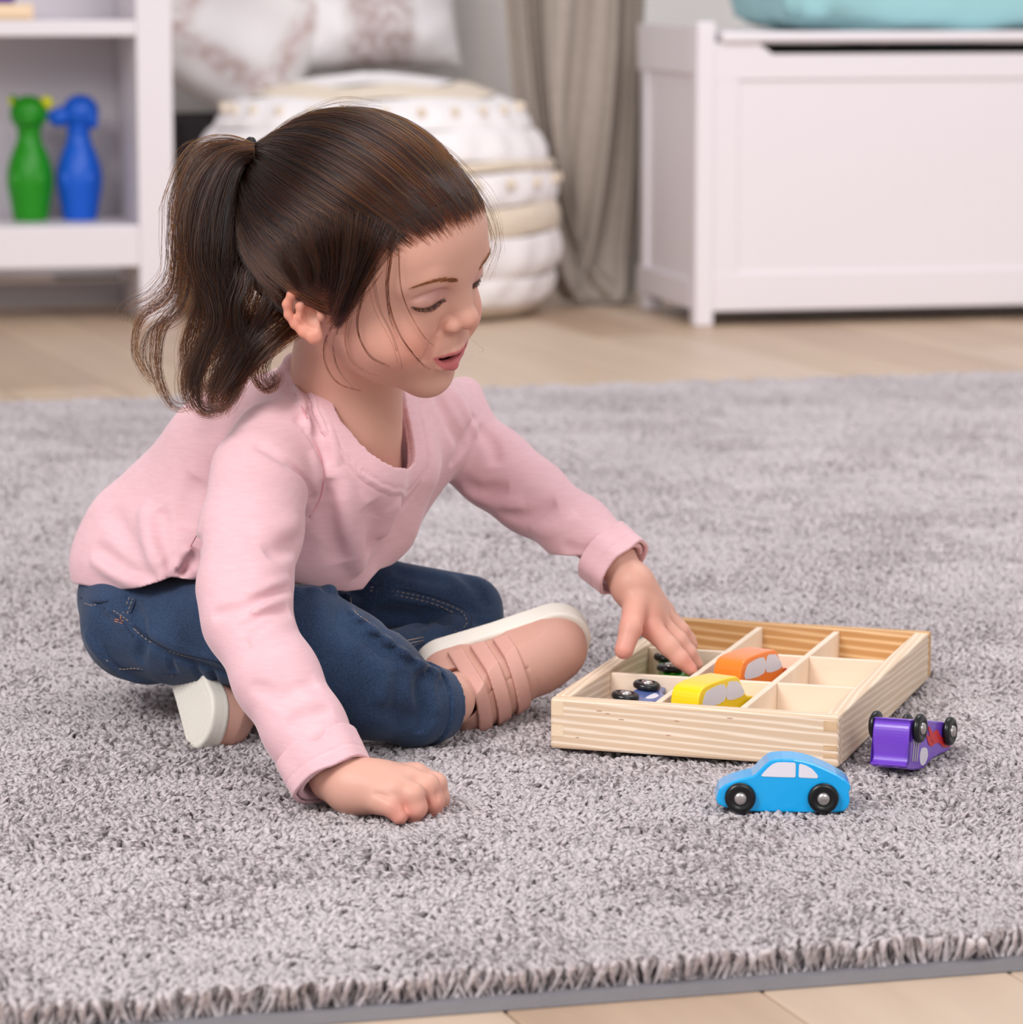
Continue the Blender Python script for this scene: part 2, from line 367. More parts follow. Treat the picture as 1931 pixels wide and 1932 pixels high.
# low dark seat, pillows, pouf -----------------------------------------------------------
m_dark = simple('charcoal_fabric', srgb(52, 48, 50), 0.9, 0.1, noise=(80, 0.2))
ben = empty('low_bench', (-0.42, 6.52, 0), ROT, 'dark upholstered low bench behind the round pouf', 'bench')
b_ = MB(); b_.box(-0.22, 0.36, -0.12, 0.12, 0.18, 0.322, bev=0.02, seg=3); b_.build('seat', m_dark, ben, True)
for xx in (-0.15, 0.34):
    for yy in (-0.11, 0.11):
        b_ = MB(); b_.box(xx-0.015, xx+0.015, yy-0.015, yy+0.015, 0, 0.22, bev=0.003); b_.build('leg', m_dark, ben)
def patterned(name, base, ink, scale, lo, hi, ring=None):
    m, nt, b = newmat(name); tc = nt.nodes.new('ShaderNodeTexCoord')
    n = nt.nodes.new('ShaderNodeTexNoise'); n.inputs['Scale'].default_value = scale; n.inputs['Detail'].default_value = 8; n.inputs['Roughness'].default_value = 0.7
    nt.links.new(tc.outputs['Object'], n.inputs['Vector'])
    n3 = nt.nodes.new('ShaderNodeVectorMath'); n3.operation = 'ABSOLUTE'; nt.links.new(tc.outputs['Object'], n3.inputs[0])
    sp = nt.nodes.new('ShaderNodeSeparateXYZ'); nt.links.new(n3.outputs[0], sp.inputs[0])
    mxx = nt.nodes.new('ShaderNodeMath'); mxx.operation = 'MAXIMUM'; nt.links.new(sp.outputs[0], mxx.inputs[0]); nt.links.new(sp.outputs[1], mxx.inputs[1])
    if ring[2] == 'x': src = sp.outputs[0]
    else: src = mxx.outputs[0]
    r1 = nt.nodes.new('ShaderNodeMapRange'); r1.inputs['From Min'].default_value = ring[0]-0.012; r1.inputs['From Max'].default_value = ring[0]+0.012; nt.links.new(src, r1.inputs[0])
    r2 = nt.nodes.new('ShaderNodeMapRange'); r2.inputs['From Min'].default_value = ring[1]+0.012; r2.inputs['From Max'].default_value = ring[1]-0.012; nt.links.new(src, r2.inputs[0])
    mu = nt.nodes.new('ShaderNodeMath'); mu.operation = 'MULTIPLY'; nt.links.new(r1.outputs[0], mu.inputs[0]); nt.links.new(r2.outputs[0], mu.inputs[1])
    rn = nt.nodes.new('ShaderNodeMapRange'); rn.inputs['From Min'].default_value = lo; rn.inputs['From Max'].default_value = hi; nt.links.new(n.outputs['Fac'], rn.inputs[0])
    m2 = nt.nodes.new('ShaderNodeMath'); m2.operation = 'MULTIPLY'; nt.links.new(mu.outputs[0], m2.inputs[0]); nt.links.new(rn.outputs[0], m2.inputs[1])
    mx = nt.nodes.new('ShaderNodeMix'); mx.data_type = 'RGBA'; mx.inputs[6].default_value = base; mx.inputs[7].default_value = ink
    nt.links.new(m2.outputs[0], mx.inputs[0]); nt.links.new(mx.outputs[2], b.inputs['Base Color'])
    b.inputs['Roughness'].default_value = 0.9; b.inputs['Sheen Weight'].default_value = 0.2; return m
pil1 = link('throw_pillow', pillow_mesh('pillow_a', 0.33, 0.33, 0.16, 44, 0.10, 0.006, 7), patterned('tufted_white', srgb(238, 232, 232), srgb(196, 172, 166), 48, 0.36, 0.6, (0.082, 0.122, 'm')), None, True)
tag(pil1, 'round-looking white pillow with a tufted dusty pink border beside the shelf unit', 'pillow')
pil1.matrix_world = frame_matrix(P(446, 52, 6.42), (0.82, 0.12, -0.50), (0.46, 0.42, 0.75))
b_ = pil1
pil2 = link('throw_pillow', pillow_mesh('pillow_b', 0.31, 0.30, 0.13, 44, 0.10, 0.006, 11), patterned('tufted_brown', srgb(240, 235, 236), srgb(172, 150, 144), 60, 0.30, 0.62, (-0.05, 0.062, 'x')), None, True)
tag(pil2, 'white pillow with a brown flecked middle band above the round pouf', 'pillow')
pil2.matrix_world = frame_matrix(P(706, -12, 6.50), (0.97, 0.15, 0.02), (-0.02, 0.35, 0.93))
# pouf: banded, fringed rings, each band its own slight bulge
pc = G(700, 600, 0); pc = (pc[0], 5.96, 0)
pouf = empty('round_pouf', pc, 0, 'round white textured pouf with cream fringed bands behind the child', 'pouf')
def pouf_r(z): return float(np.interp(z, [0, .012, .03, .10, .173, .263, .318, .363, .392, .402, .41], [.25, .275, .300, .318, .316, .303, .275, .235, .16, .09, .01]))
m_p1 = simple('ivory_cotton', srgb(238, 232, 232), 0.95, 0.1, noise=(35, 0.03), bump=(90, 0.5, 0.004), sheen=0.2)
m_p2 = simple('cream_fringe', srgb(228, 212, 192), 0.95, 0.1, noise=(60, 0.10), bump=(120, 0.8, 0.006), sheen=0.2)
bands = [(0.0, 0.025, 1), (0.025, 0.075, 0), (0.075, 0.145, 0), (0.145, 0.195, 1), (0.195, 0.25, 0), (0.25, 0.268, 1), (0.268, 0.32, 0), (0.32, 0.372, 0), (0.372, 0.394, 1), (0.394, 0.41, 0)]
rs = np.random.RandomState(2)
for bi, (za, zb, fr_) in enumerate(bands):
    V = []; Fc = []; n = 140; K = 9
    nz_ = rs.rand(n, K+1)
    for k in range(K+1):
        t = k/K; z = za+(zb-za)*t
        for i in range(n):
            a = 2*math.pi*i/n; bul = 0.006*math.sin(math.pi*t)**0.5 + (0.004*math.sin(a*70+bi) if fr_ else 0.004*math.sin(a*23+2*bi)*math.sin(math.pi*t)) + 0.002*nz_[i, k]
            r = max(pouf_r(z), 0.0) + (bul if z < 0.36 else bul*0.6); 
            V.append((r*math.cos(a), r*math.sin(a), z+0.003*math.sin(a*5+bi)))
    for k in range(K):
        for i in range(n): i2 = (i+1) % n; Fc.append((k*n+i, k*n+i2, (k+1)*n+i2, (k+1)*n+i))
    if bi == 0: Fc.append(tuple(range(n-1, -1, -1)))
    if bi == len(bands)-1: Fc.append(tuple(K*n+i for i in range(n)))
    link('fringe_band' if fr_ else 'cotton_band', mesh_from('band', V, Fc), m_p2 if fr_ else m_p1, pouf, True)
for z, rr in ((0.352, 0.0), (0.232, 0.0)):       # little tassels
    for i in range(26):
        a = 2*math.pi*i/26
        if math.sin(a) > 0.3: continue
        r = pouf_r(z)+0.012
        bm = bmesh.new(); bmesh.ops.create_uvsphere(bm, u_segments=10, v_segments=6, radius=1); bmesh.ops.scale(bm, vec=(0.008, 0.008, 0.010), verts=bm.verts)
        me = bpy.data.meshes.get('tassel_mesh') 
        if me is None: me = bpy.data.meshes.new('tassel_mesh'); bm.to_mesh(me); me.materials.append(m_p2); me.polygons.foreach_set('use_smooth', [True]*len(me.polygons))
        bm.free(); o = bpy.data.objects.new('tassel', me); COL.objects.link(o); o.parent = pouf; o.location = (r*math.cos(a), r*math.sin(a), z)
# ------------------------------------------------------------------ shag rug: bound backing plus a tufted pile
na = G(966, 1907, 0)[:2]; nb = G(1931, 1833, 0)[:2]; fa = G(0, 757, RZ)[:2]; fb = G(1931, 697, RZ)[:2]
def line(p, q):                           # y = a + b x
    b = (q[1]-p[1])/(q[0]-p[0]); return p[1]-b*p[0], b
nA, nB = line(na, nb); fA, fB = line(fa, fb)
rug = empty('shag_rug', (0, (nA+fA)/2, 0), 0, 'grey deep-pile shag rug covering the wooden floor under the child', 'rug'); rgc = np.array([0, (nA+fA)/2])
m_backing = simple('rug_backing', srgb(128, 126, 130), 0.8, 0.2, noise=(50, 0.1), bump=(700, 0.4, 0.001))
X0, X1 = -1.7, 1.9
bm = bmesh.new()
cs = [(X0, nA+nB*X0), (X1, nA+nB*X1), (X1, fA+fB*X1), (X0, fA+fB*X0)]
lo = [bm.verts.new((x-rgc[0], y-rgc[1], 0.0005)) for x, y in cs]; hi = [bm.verts.new((x-rgc[0], y-rgc[1]+(0.002 if k < 2 else -0.002), 0.0065)) for k, (x, y) in enumerate(cs)]
bm.faces.new(lo[::-1]); bm.faces.new(hi)
for k in range(4): bm.faces.new((lo[k], lo[(k+1) % 4], hi[(k+1) % 4], hi[k]))
me = bpy.data.meshes.new('backing'); bm.to_mesh(me); bm.free(); tag(link('backing', me, m_backing, rug), 'flat grey bound edge')
m_pile, nt, b = newmat('rug_yarn')
ge = nt.nodes.new('ShaderNodeNewGeometry'); n = nt.nodes.new('ShaderNodeTexNoise'); n.inputs['Scale'].default_value = 11; n.inputs['Detail'].default_value = 4
mp = nt.nodes.new('ShaderNodeMapping'); mp.inputs['Scale'].default_value = (0.35, 1.5, 1); nt.links.new(ge.outputs['Position'], mp.inputs[0]); nt.links.new(mp.outputs[0], n.inputs['Vector'])
n2 = nt.nodes.new('ShaderNodeTexNoise'); n2.inputs['Scale'].default_value = 260; n2.inputs['Detail'].default_value = 2; nt.links.new(ge.outputs['Position'], n2.inputs['Vector'])
ad = nt.nodes.new('ShaderNodeMath'); ad.operation = 'ADD'; nt.links.new(n.outputs['Fac'], ad.inputs[0]); nt.links.new(n2.outputs['Fac'], ad.inputs[1])
cr = nt.nodes.new('ShaderNodeValToRGB'); cr.color_ramp.elements[0].position = 0.36; cr.color_ramp.elements[1].position = 0.64
cr.color_ramp.elements[0].color = srgb(236, 227, 228); cr.color_ramp.elements[1].color = srgb(250, 242, 243)
hf = nt.nodes.new('ShaderNodeMath'); hf.operation = 'MULTIPLY'; hf.inputs[1].default_value = 0.5
nt.links.new(ad.outputs[0], hf.inputs[0]); nt.links.new(hf.outputs[0], cr.inputs[0]); nt.links.new(cr.outputs[0], b.inputs['Base Color'])
tl = nt.nodes.new('ShaderNodeBsdfTranslucent'); nt.links.new(cr.outputs[0], tl.inputs['Color']); mxs = nt.nodes.new('ShaderNodeMixShader'); mxs.inputs[0].default_value = 0.46
nt.links.new(b.outputs[0], mxs.inputs[1]); nt.links.new(tl.outputs[0], mxs.inputs[2]); nt.links.new(mxs.outputs[0], nt.nodes['Material Output'].inputs['Surface'])
b.inputs['Roughness'].default_value = 0.95; b.inputs['Specular IOR Level'].default_value = 0.1; b.inputs['Sheen Weight'].default_value = 0.25
TILE = 0.10
def tuft_patch(seed):
    rs = np.random.RandomState(seed); V = []; Fc = []
    sp = 0.0034; k = int(TILE/sp); spc = TILE/k
    gx, gy = np.meshgrid(np.arange(k), np.arange(k)); gx = gx.ravel(); gy = gy.ravel()
    px = (gx+0.5+rs.uniform(-.45, .45, gx.size))*spc - TILE/2; py = (gy+0.5+rs.uniform(-.45, .45, gx.size))*spc - TILE/2
    # clumped lean: low-frequency direction field, periodic over the tile
    c1, c2, c3, c4 = rs.rand(4)*6.28
    w = 2*math.pi/TILE
    ang = 1.5*np.sin(w*px+c1)+1.5*np.sin(w*2*py+c2)+rs.uniform(-3.1, 3.1, px.size)
    ln = 0.35+0.55*rs.rand(px.size)
    hgt = (0.0165+0.0020*np.sin(2*w*py+c3)*np.sin(w*px+c4)+rs.uniform(-.0017, .0012, px.size))
    NS = 4
    for q in range(px.size):
        dx, dy = math.cos(ang[q])*ln[q], math.sin(ang[q])*ln[q]
        a2 = ang[q]+rs.uniform(-2, 2); cx_, cy_ = math.cos(a2), math.sin(a2)
        base = len(V); ph = rs.rand()*6.28
        R = 0.0026*rs.uniform(.8, 1.2)
        for s in range(NS+1):
            t = s/NS; h = hgt[q]*math.sin(t*1.45)/math.sin(1.45)
            off = 0.0035*t+0.0055*t*t; cur = 0.0042*math.sin(t*3.0)
            x = px[q]+dx*off+cx_*cur; y = py[q]+dy*off+cy_*cur; z = 0.006+h
            r = R*(0.7+0.45*t)*(1 if s < NS else 0.6)
            for m_ in range(3): th = ph+m_*2.094+t*2.5; V.append((x+r*math.cos(th), y+r*math.sin(th), z+(0.4*r*math.sin(th*1.0+1))))
        for s in range(NS):
            for m_ in range(3): m2 = (m_+1) % 3; Fc.append((base+s*3+m_, base+s*3+m2, base+s*3+3+m2, base+s*3+3+m_))
        Fc.append((base+NS*3, base+NS*3+1, base+NS*3+2))
    me = mesh_from('pile_patch', V, Fc); me.materials.append(m_pile); me.polygons.foreach_set('use_smooth', [True]*len(me.polygons))
    return bpy.data.objects.new('pile_patch', me)
NVAR = 6
patches = [tuft_patch(40+i) for i in range(NVAR)]
pts = []; rs = np.random.RandomState(9); var = []; rot = []
ux = np.array([math.cos(math.atan(nB)), math.sin(math.atan(nB))]); uy = np.array([-ux[1], ux[0]])
org = np.array([0, nA])+uy*(TILE/2+0.009)
nrow = int((fA-nA)/TILE)+4
for j in range(nrow):
    for i in range(-19, 21):
        p = org+ux*(i*TILE+ (0.5*TILE if j % 2 else 0))+uy*(j*TILE)
        if p[0] < X0+TILE*.5 or p[0] > X1-TILE*.5: continue
        if p[1] > fA+fB*p[0]-TILE*0.5+0.03: continue
        pts.append((p[0]-rgc[0], p[1]-rgc[1], 0)); var.append(rs.randint(NVAR)); rot.append(math.atan(nB)+rs.randint(4)*math.pi/2)
me = bpy.data.meshes.new('pile'); me.from_pydata(pts, [], [])
a = me.attributes.new('variant', 'INT', 'POINT'); a.data.foreach_set('value', var)
a = me.attributes.new('turn', 'FLOAT', 'POINT'); a.data.foreach_set('value', rot)
pile = link('pile', me, m_pile, rug); tag(pile, kind='stuff')
ng = bpy.data.node_groups.new('pile_nodes', 'GeometryNodeTree')
ng.interface.new_socket('Geometry', in_out='INPUT', socket_type='NodeSocketGeometry'); ng.interface.new_socket('Geometry', in_out='OUTPUT', socket_type='NodeSocketGeometry')
gi = ng.nodes.new('NodeGroupInput'); go = ng.nodes.new('NodeGroupOutput'); iop = ng.nodes.new('GeometryNodeInstanceOnPoints'); jn = ng.nodes.new('GeometryNodeJoinGeometry')
for o in patches[::-1]:
    oi = ng.nodes.new('GeometryNodeObjectInfo'); oi.inputs['Object'].default_value = o; oi.inputs['As Instance'].default_value = True
    ng.links.new(oi.outputs['Geometry'], jn.inputs[0])
av = ng.nodes.new('GeometryNodeInputNamedAttribute'); av.data_type = 'INT'; av.inputs['Name'].default_value = 'variant'
at = ng.nodes.new('GeometryNodeInputNamedAttribute'); at.data_type = 'FLOAT'; at.inputs['Name'].default_value = 'turn'
cx = ng.nodes.new('ShaderNodeCombineXYZ'); ng.links.new(at.outputs[0], cx.inputs['Z'])
ng.links.new(gi.outputs[0], iop.inputs['Points']); ng.links.new(jn.outputs[0], iop.inputs['Instance']); iop.inputs['Pick Instance'].default_value = True
ng.links.new(av.outputs[0], iop.inputs['Instance Index']); ng.links.new(cx.outputs[0], iop.inputs['Rotation']); ng.links.new(iop.outputs[0], go.inputs[0])
md = pile.modifiers.new('pile', 'NODES'); md.node_group = ng
# ------------------------------------------------------------------ wooden tray
TX, TY, TYAW, TW, TD, TH = 0.0272, 2.373, -0.3096, 0.207, 0.3342, 0.0361
tray = empty('wooden_tray', (TX, TY, RZ+0.0008), TYAW, 'pale pine sorting tray with nine compartments under the reaching hand', 'tray')
m_pine = wood('pine', srgb(220, 192, 162), srgb(246, 228, 206), 40, 0.05, 0.5, ring=120)
m_pineY = wood('pine_y', srgb(222, 196, 168), srgb(248, 228, 204), 40, 0.05, 0.5, ring=120, axis='Y')
m_warm = wood('warm_pine', srgb(196, 146, 92), srgb(240, 206, 160), 34, 0.06, 0.5, ring=90)
m_ply = wood('pale_ply', srgb(232, 208, 184), srgb(246, 228, 208), 25, 0.15, 0.55)
m_end = wood('end_grain', srgb(190, 152, 112), srgb(226, 194, 156), 120, 0.4, 0.6)
WT = 0.0115
def tb(name, q, mat, bev=0.0012): b_ = MB(); b_.box(*q, bev=bev, seg=2); return b_.build(name, mat, tray)
tb('front_wall', (0, TW, 0, WT, 0, TH), m_pine, 0.002)
tb('back_wall', (0, TW, TD-WT, TD, 0, TH), m_warm, 0.002)['label'] = 'warmer toned back wall'
tb('side_wall', (0.0001, WT, WT, TD-WT, 0, TH), m_pineY, 0.0012)
tb('side_wall', (TW-WT, TW-0.0001, WT-0.0005, TD-WT, 0, TH), m_pineY, 0.0012)
tb('tray_floor', (WT-0.002, TW-WT+0.002, WT-0.002, TD-WT+0.002, 0.002, 0.0062), m_ply)
cw = (TW-2*WT)/3; cd = (TD-2*WT)/3; DT = 0.0048
for k in (1, 2): tb('long_divider', (WT+cw*k-DT/2, WT+cw*k+DT/2, WT, TD-WT, 0.006, TH-0.0025), m_ply, 0.0006)
for k in (1, 2):
    for c in range(3):
        xa = WT+cw*c+(DT/2 if c else 0); xb = WT+cw*(c+1)-(DT/2 if c < 2 else 0)
        tb('cross_divider', (xa, xb, WT+cd*k-DT/2, WT+cd*k+DT/2, 0.006, TH-0.003), m_ply, 0.0005)
for z0, z1 in ((0.0255, 0.0325), (0.012, 0.0155), (0.0065, 0.0095)):
    tb('finger_joint', (TW-0.0108, TW-0.0012, -0.00025, 0.004, z0, z1), m_end, 0.0)
for z0, z1 in ((0.024, 0.034), (0.009, 0.017)):
    tb('finger_joint', (0.0010, 0.0095, -0.0002, 0.004, z0, z1), wood('joint_pale', srgb(226, 200, 166), srgb(244, 222, 190), 90, .4), 0.0)
rs = np.random.RandomState(4)
m_fleck = simple('fleck', srgb(176, 130, 94), 0.7)
for fx, fz in ((0.036, 0.029), (0.042, 0.0275), (0.052, 0.024), (0.092, 0.0255), (0.086, 0.015), (0.02, 0.009), (0.13, 0.030)):
    w = 0.0012+rs.rand()*0.0012; V = [(fx+w*math.cos(q*math.pi/4), -0.00012, fz+0.0003*math.sin(q*math.pi/4)) for q in range(8)]
    link('wood_knot', mesh_from('knot', V, [tuple(range(8))]), m_fleck, tray)
def traypt(a, b, z): 
    c, s = math.cos(TYAW), math.sin(TYAW); return np.array([TX+a*c-b*s, TY+a*s+b*c, RZ+z])
tA = np.array([math.cos(TYAW), math.sin(TYAW), 0]); tB = np.array([-math.sin(TYAW), math.cos(TYAW), 0])

# ------------------------------------------------------------------ toy cars: an outline cut from board, wheels, hubs, printed windows
m_tyre = simple('black_tyre', srgb(14, 14, 15), 0.28, 0.5)
m_hub = simple('steel_hub', srgb(196, 190, 186), 0.25, 0.6, metallic=0.9, bump=(300, 0.3, 0.0005))
m_print = simple('white_print', srgb(226, 222, 230), 0.4, 0.4)
def wheel_mesh():
    r = 0.0102; bm = lathe_mesh([(0, -0.0022), (r*.80, -0.0022), (r*.95, -0.0015), (r, 0), (r*.96, 0.0016), (r*.84, 0.0026), (r*.66, 0.0027), (r*.56, 0.0018), (r*.44, 0.0018), (0, 0.0018)], 36)
    me = bpy.data.meshes.new('wheel'); bm.to_mesh(me); bm.free(); me.materials.append(m_tyre); me.polygons.foreach_set('use_smooth', [True]*len(me.polygons)); return me
def hub_mesh():
    bm = lathe_mesh([(0.0043, 0.0015), (0.0043, 0.0026), (0.0036, 0.0036), (0.002, 0.0042), (0, 0.0043)], 24)
    me = bpy.data.meshes.new('hub'); bm.to_mesh(me); bm.free(); me.materials.append(m_hub); me.polygons.foreach_set('use_smooth', [True]*len(me.polygons)); return me
WM, HM = wheel_mesh(), hub_mesh()
def extrude_outline(name, pts, w, bev=0.0011):
    bm = bmesh.new(); vs = [bm.verts.new((x, -w/2, z)) for x, z in pts]; f = bm.faces.new(vs)
    r = bmesh.ops.extrude_face_region(bm, geom=[f]); nv = [g for g in r['geom'] if isinstance(g, bmesh.types.BMVert)]
    for v in nv: v.co.y = w/2
    bmesh.ops.recalc_face_normals(bm, faces=bm.faces)
    es = [e for e in bm.edges if len(e.link_faces) == 2 and any(len(fa.verts) > 4 for fa in e.link_faces)]
    bmesh.ops.bevel(bm, geom=es, offset=bev, segments=2, profile=0.5, affect='EDGES')
    me = bpy.data.meshes.new(name); bm.to_mesh(me); bm.free(); return me
def flat_outline(name, pts, y, mat, parent, th=0.0003):
    bm = bmesh.new(); a = [bm.verts.new((x, y, z)) for x, z in pts]; b_ = [bm.verts.new((x, y*(1-0.02), z)) for x, z in pts]
    bm.faces.new(a); bm.faces.new(b_[::-1])
    for k in range(len(pts)): k2 = (k+1) % len(pts); bm.faces.new((a[k], b_[k], b_[k2], a[k2]))
    bmesh.ops.recalc_face_normals(bm, faces=bm.faces); me = bpy.data.meshes.new(name); bm.to_mesh(me); bm.free(); return link(name, me, mat, parent)
def smooth_closed(pts, n=5):
    P_ = [np.array(p) for p in pts]; m = len(P_); out = []
    for i in range(m):
        p0, p1, p2, p3 = P_[i-1], P_[i], P_[(i+1) % m], P_[(i+2) % m]
        for k in range(n):
            t = k/n; out.append(tuple(0.5*((2*p1)+(-p0+p2)*t+(2*p0-5*p1+4*p2-p3)*t*t+(-p0+3*p1-3*p2+p3)*t**3)))
    return out
def car(name, outline, width, paint, wheels, windows, label, M, extras=(), rough=0.25, wr=1.0, group='painted wooden toy cars'):
    """outline and windows are (x, z) in metres, front of the car towards -x, wheels = axle x positions"""
    e = empty(name, (0, 0, 0), 0, label, 'toy car', group)
    mp_ = simple(name+'_paint', paint, rough, 0.5, noise=(30, 0.03), bump=(500, 0.06, 0.0004), coat=0.5)
    o = link('car_body', extrude_outline('car_body', outline, width), mp_, e)
    for w in windows:
        for s in (-1, 1): flat_outline('window', w, s*(width/2+0.00035), m_print, e)
    for ax in wheels:
        for s in (-1, 1):
            o = bpy.data.objects.new('wheel', WM); COL.objects.link(o); o.parent = e; o.location = (ax, s*(width/2+0.0024), 0.0102*wr)
            o.rotation_euler = (R_(90) if s < 0 else R_(-90), 0, 0); o.scale = (wr, wr, 1)
            h = bpy.data.objects.new('hub', HM); COL.objects.link(h); h.parent = o
    for nm, pts_, mt, s in extras: flat_outline(nm, pts_, s*(width/2+0.0004), mt, e)
    e.matrix_world = M; return e
# beetle-like outline read from its side
PXM = 0.0343/100*0.98                     # metres per pixel at the blue car
def cpx(l): return [((x/6.034-160)*PXM*1.0, (888-z)/6.034*PXM) for x, z in l]
blue_out = cpx([(175, 740), (195, 660), (215, 610), (270, 565), (330, 535), (400, 508), (500, 480), (600, 455), (645, 420), (690, 370), (740, 320), (790, 278), (840, 258), (950, 248), (1080, 250), (1200, 270), (1320, 305), (1450, 362), (1580, 425), (1680, 490), (1735, 545), (1750, 600), (1728, 645), (1735, 690), (1742, 750), (1722, 820), (1675, 870), (1600, 886), (1500, 888), (1000, 888), (620, 880), (420, 860), (260, 826), (195, 790)])
w1 = cpx([(700, 445), (720, 415), (780, 350), (830, 308), (880, 288), (960, 284), (1085, 290), (1100, 305), (1100, 450), (1088, 466), (900, 462), (712, 455)])
w2 = cpx([(1140, 315), (1155, 302), (1220, 322), (1290, 362), (1340, 415), (1364, 452), (1352, 475), (1240, 472), (1148, 466), (1136, 450)])
gb = G(1480, 1534, RZ-0.002); 
M = Matrix.Translation(Vector((gb[0], gb[1]+0.014, RZ-0.0020))) @ Matrix.Rotation(R_(-1.0), 4, 'Z')
ce = car('toy_car', blue_out, 0.025, srgb(0, 168, 236), [(455/6.034-160)*PXM, (1425/6.034-160)*PXM], [w1, w2], 'bright blue wooden toy car with white windows, parked upright in front of the tray', M)
# other cars share a generic body
gen = [(-.040, .006), (-.043, .011), (-.042, .019), (-.036, .0235), (-.024, .026), (-.014, .0275), (-.004, .038), (.004, .0405), (.016, .0405), (.027, .038), (.038, .026), (.042, .020), (.043, .012), (.040, .006)]
gen_s = smooth_closed(gen, 4)
gw1 = smooth_closed([(-.010, .0272), (-.003, .0358), (.004, .0378), (.008, .0378), (.008, .0272)], 3)
gw2 = smooth_closed([(.0105, .0272), (.0105, .0378), (.018, .0378), (.025, .0350), (.029, .0272)], 3)
# yellow car: stands on its nose side in the front middle cell, roof towards the viewer
def cam_frame(center, fx, fz):           # car axes: x = tail direction, z = roof direction
    x = Vector(fx).normalized(); z = Vector(fz); z = (z - x*z.dot(x)).normalized(); y = z.cross(x)
    M = Matrix((x, y, z)).transposed().to_4x4(); M.translation = Vector(center); return M
van = [(-.040, .006), (-.042, .012), (-.040, .019), (-.030, .0225), (-.022, .025), (-.012, .0385), (-.004, .0405), (.012, .0410), (.028, .0405), (.038, .038), (.042, .030), (.0425, .016), (.040, .006)]
van_s = smooth_closed(van, 4)
vw1 = smooth_closed([(-.019, .0255), (-.0115, .0355), (-.006, .0372), (.003, .0372), (.004, .0255)], 3)
vw2 = smooth_closed([(.008, .0255), (.008, .0372), (.028, .0368), (.034, .0335), (.035, .0255)], 3)
def on_plane(px, py, z): return Vector(G(px, py, RZ+z))
ax_ = -(tA*0.30+tB*0.95); cy_ = traypt(WT+cw*1.5+0.001, WT+cd*0.5-0.002, 0)
car('toy_car', van_s, 0.023, srgb(255, 214, 0), [-.026, .026], [vw1, vw2], 'yellow wooden toy car inside the front middle compartment', cam_frame((cy_[0], cy_[1], RZ+0.0066), tuple(ax_), (0, 0, 1)), rough=0.3)
ax_ = -(tA*0.27+tB*0.96); co_ = traypt(WT+cw*1.5+0.004, WT+cd*1.5-0.001, 0)
car('toy_car', van_s, 0.023, srgb(252, 128, 20), [-.024, .026], [vw1, vw2], 'orange wooden toy car inside the centre compartment of the tray', cam_frame((co_[0], co_[1], RZ+0.0066), tuple(ax_), (0, 0, 1)), rough=0.3,
    extras=[('nose_print', smooth_closed([(-.040, .009), (-.0405, .018), (-.030, .0215), (-.022, .024), (-.020, .012)], 4), simple('red_orange', srgb(222, 84, 40), .4), s) for s in (-1, 1)])
lowc = smooth_closed([(-.040, .005), (-.042, .012), (-.030, .020), (-.014, .022), (-.006, .028), (.012, .028), (.022, .022), (.038, .019), (.041, .010), (.038, .005)], 4)
lw = smooth_closed([(-.006, .020), (-.003, .025), (.008, .025), (.012, .020)], 3)
def side_car(px, py, zt, tail, roof, paint, label, **kw):
    t_ = Vector(tail).normalized(); r_ = Vector(roof); r_ = (r_-t_*r_.dot(t_)).normalized(); y_ = r_.cross(t_); w = on_plane(px, py, zt)
    o = w-y_*0.0134-r_*0.0102; return car('toy_car', lowc, 0.020, paint, [-.021, .021], [lw], label, cam_frame(o, t_, r_), rough=0.3, **kw)
side_car(1201, 1301, 0.0300, tB*0.97+tA*0.10, tA-tB*.1+np.array([0, 0, -0.12]), srgb(88, 108, 168), 'slate blue wooden toy car lying on its side in the front left compartment')
side_car(1262, 1248, 0.0280, tB*0.90-tA*0.30, tA+tB*.3+np.array([0, 0, -0.05]), srgb(30, 140, 20), 'green wooden toy car half hidden beneath the reaching fingers',
    extras=[('lime_flash', smooth_closed([(-.03, .010), (-.02, .018), (0, .016), (.02, .017), (.01, .009)], 4), simple('lime', srgb(150, 210, 40), .4), 1)])
# purple hot rod, upside down against the tray
hot = smooth_closed([(-.036, .0045), (-.0405, .007), (-.0425, .013), (-.0415, .022), (-.0395, .030), (-.0405, .0345), (-.044, .0365), (-.040, .0385), (-.028, .0390), (-.010, .0370), (.004, .031), (.020, .027), (.036, .024), (.043, .018), (.042, .009), (.036, .0045)], 4)
m_red = simple('flame_red', srgb(208, 44, 52), 0.35); m_silver = simple('silver_print', srgb(176, 170, 180), 0.4); m_deep = simple('deep_violet', srgb(62, 48, 132), 0.35)
fl1 = smooth_closed([(-.008, .008), (.002, .012), (.010, .010), (.020, .015), (.034, .012), (.038, .020), (.026, .022), (.014, .019), (.006, .020), (-.002, .017)], 4)
fl2 = smooth_closed([(-.010, .014), (-.004, .021), (.004, .0215), (.002, .018)], 4)
ex = []
for s in (-1, 1):
    ex += [('flame_print', fl1, m_red, s), ('flame_print', fl2, m_red, s)]
    for k in range(3): ex.append(('exhaust_print', [(-.0335+k*.0040, .0205), (-.0316+k*.0040, .0205), (-.0325+k*.0040, .0330), (-.0344+k*.0040, .0330)], m_silver, s))
    ex.append(('exhaust_print', [(-.035, .0180), (-.0215, .0180), (-.0215, .0206), (-.035, .0206)], m_silver, s))
hw = smooth_closed([(-.018, .0240), (-.020, .0300), (-.017, .0350), (-.010, .0345), (-.005, .0290), (-.008, .0235)], 4)
pt_ = Vector((0.46, 0.86, -0.22)).normalized(); pr_ = Vector((-0.10, -0.25, -0.95)); pr_ = (pr_-pt_*pr_.dot(pt_)).normalized()
po_ = Vector(P(1695, 1371, 2.318))+pt_*0.030-pr_*0.0102
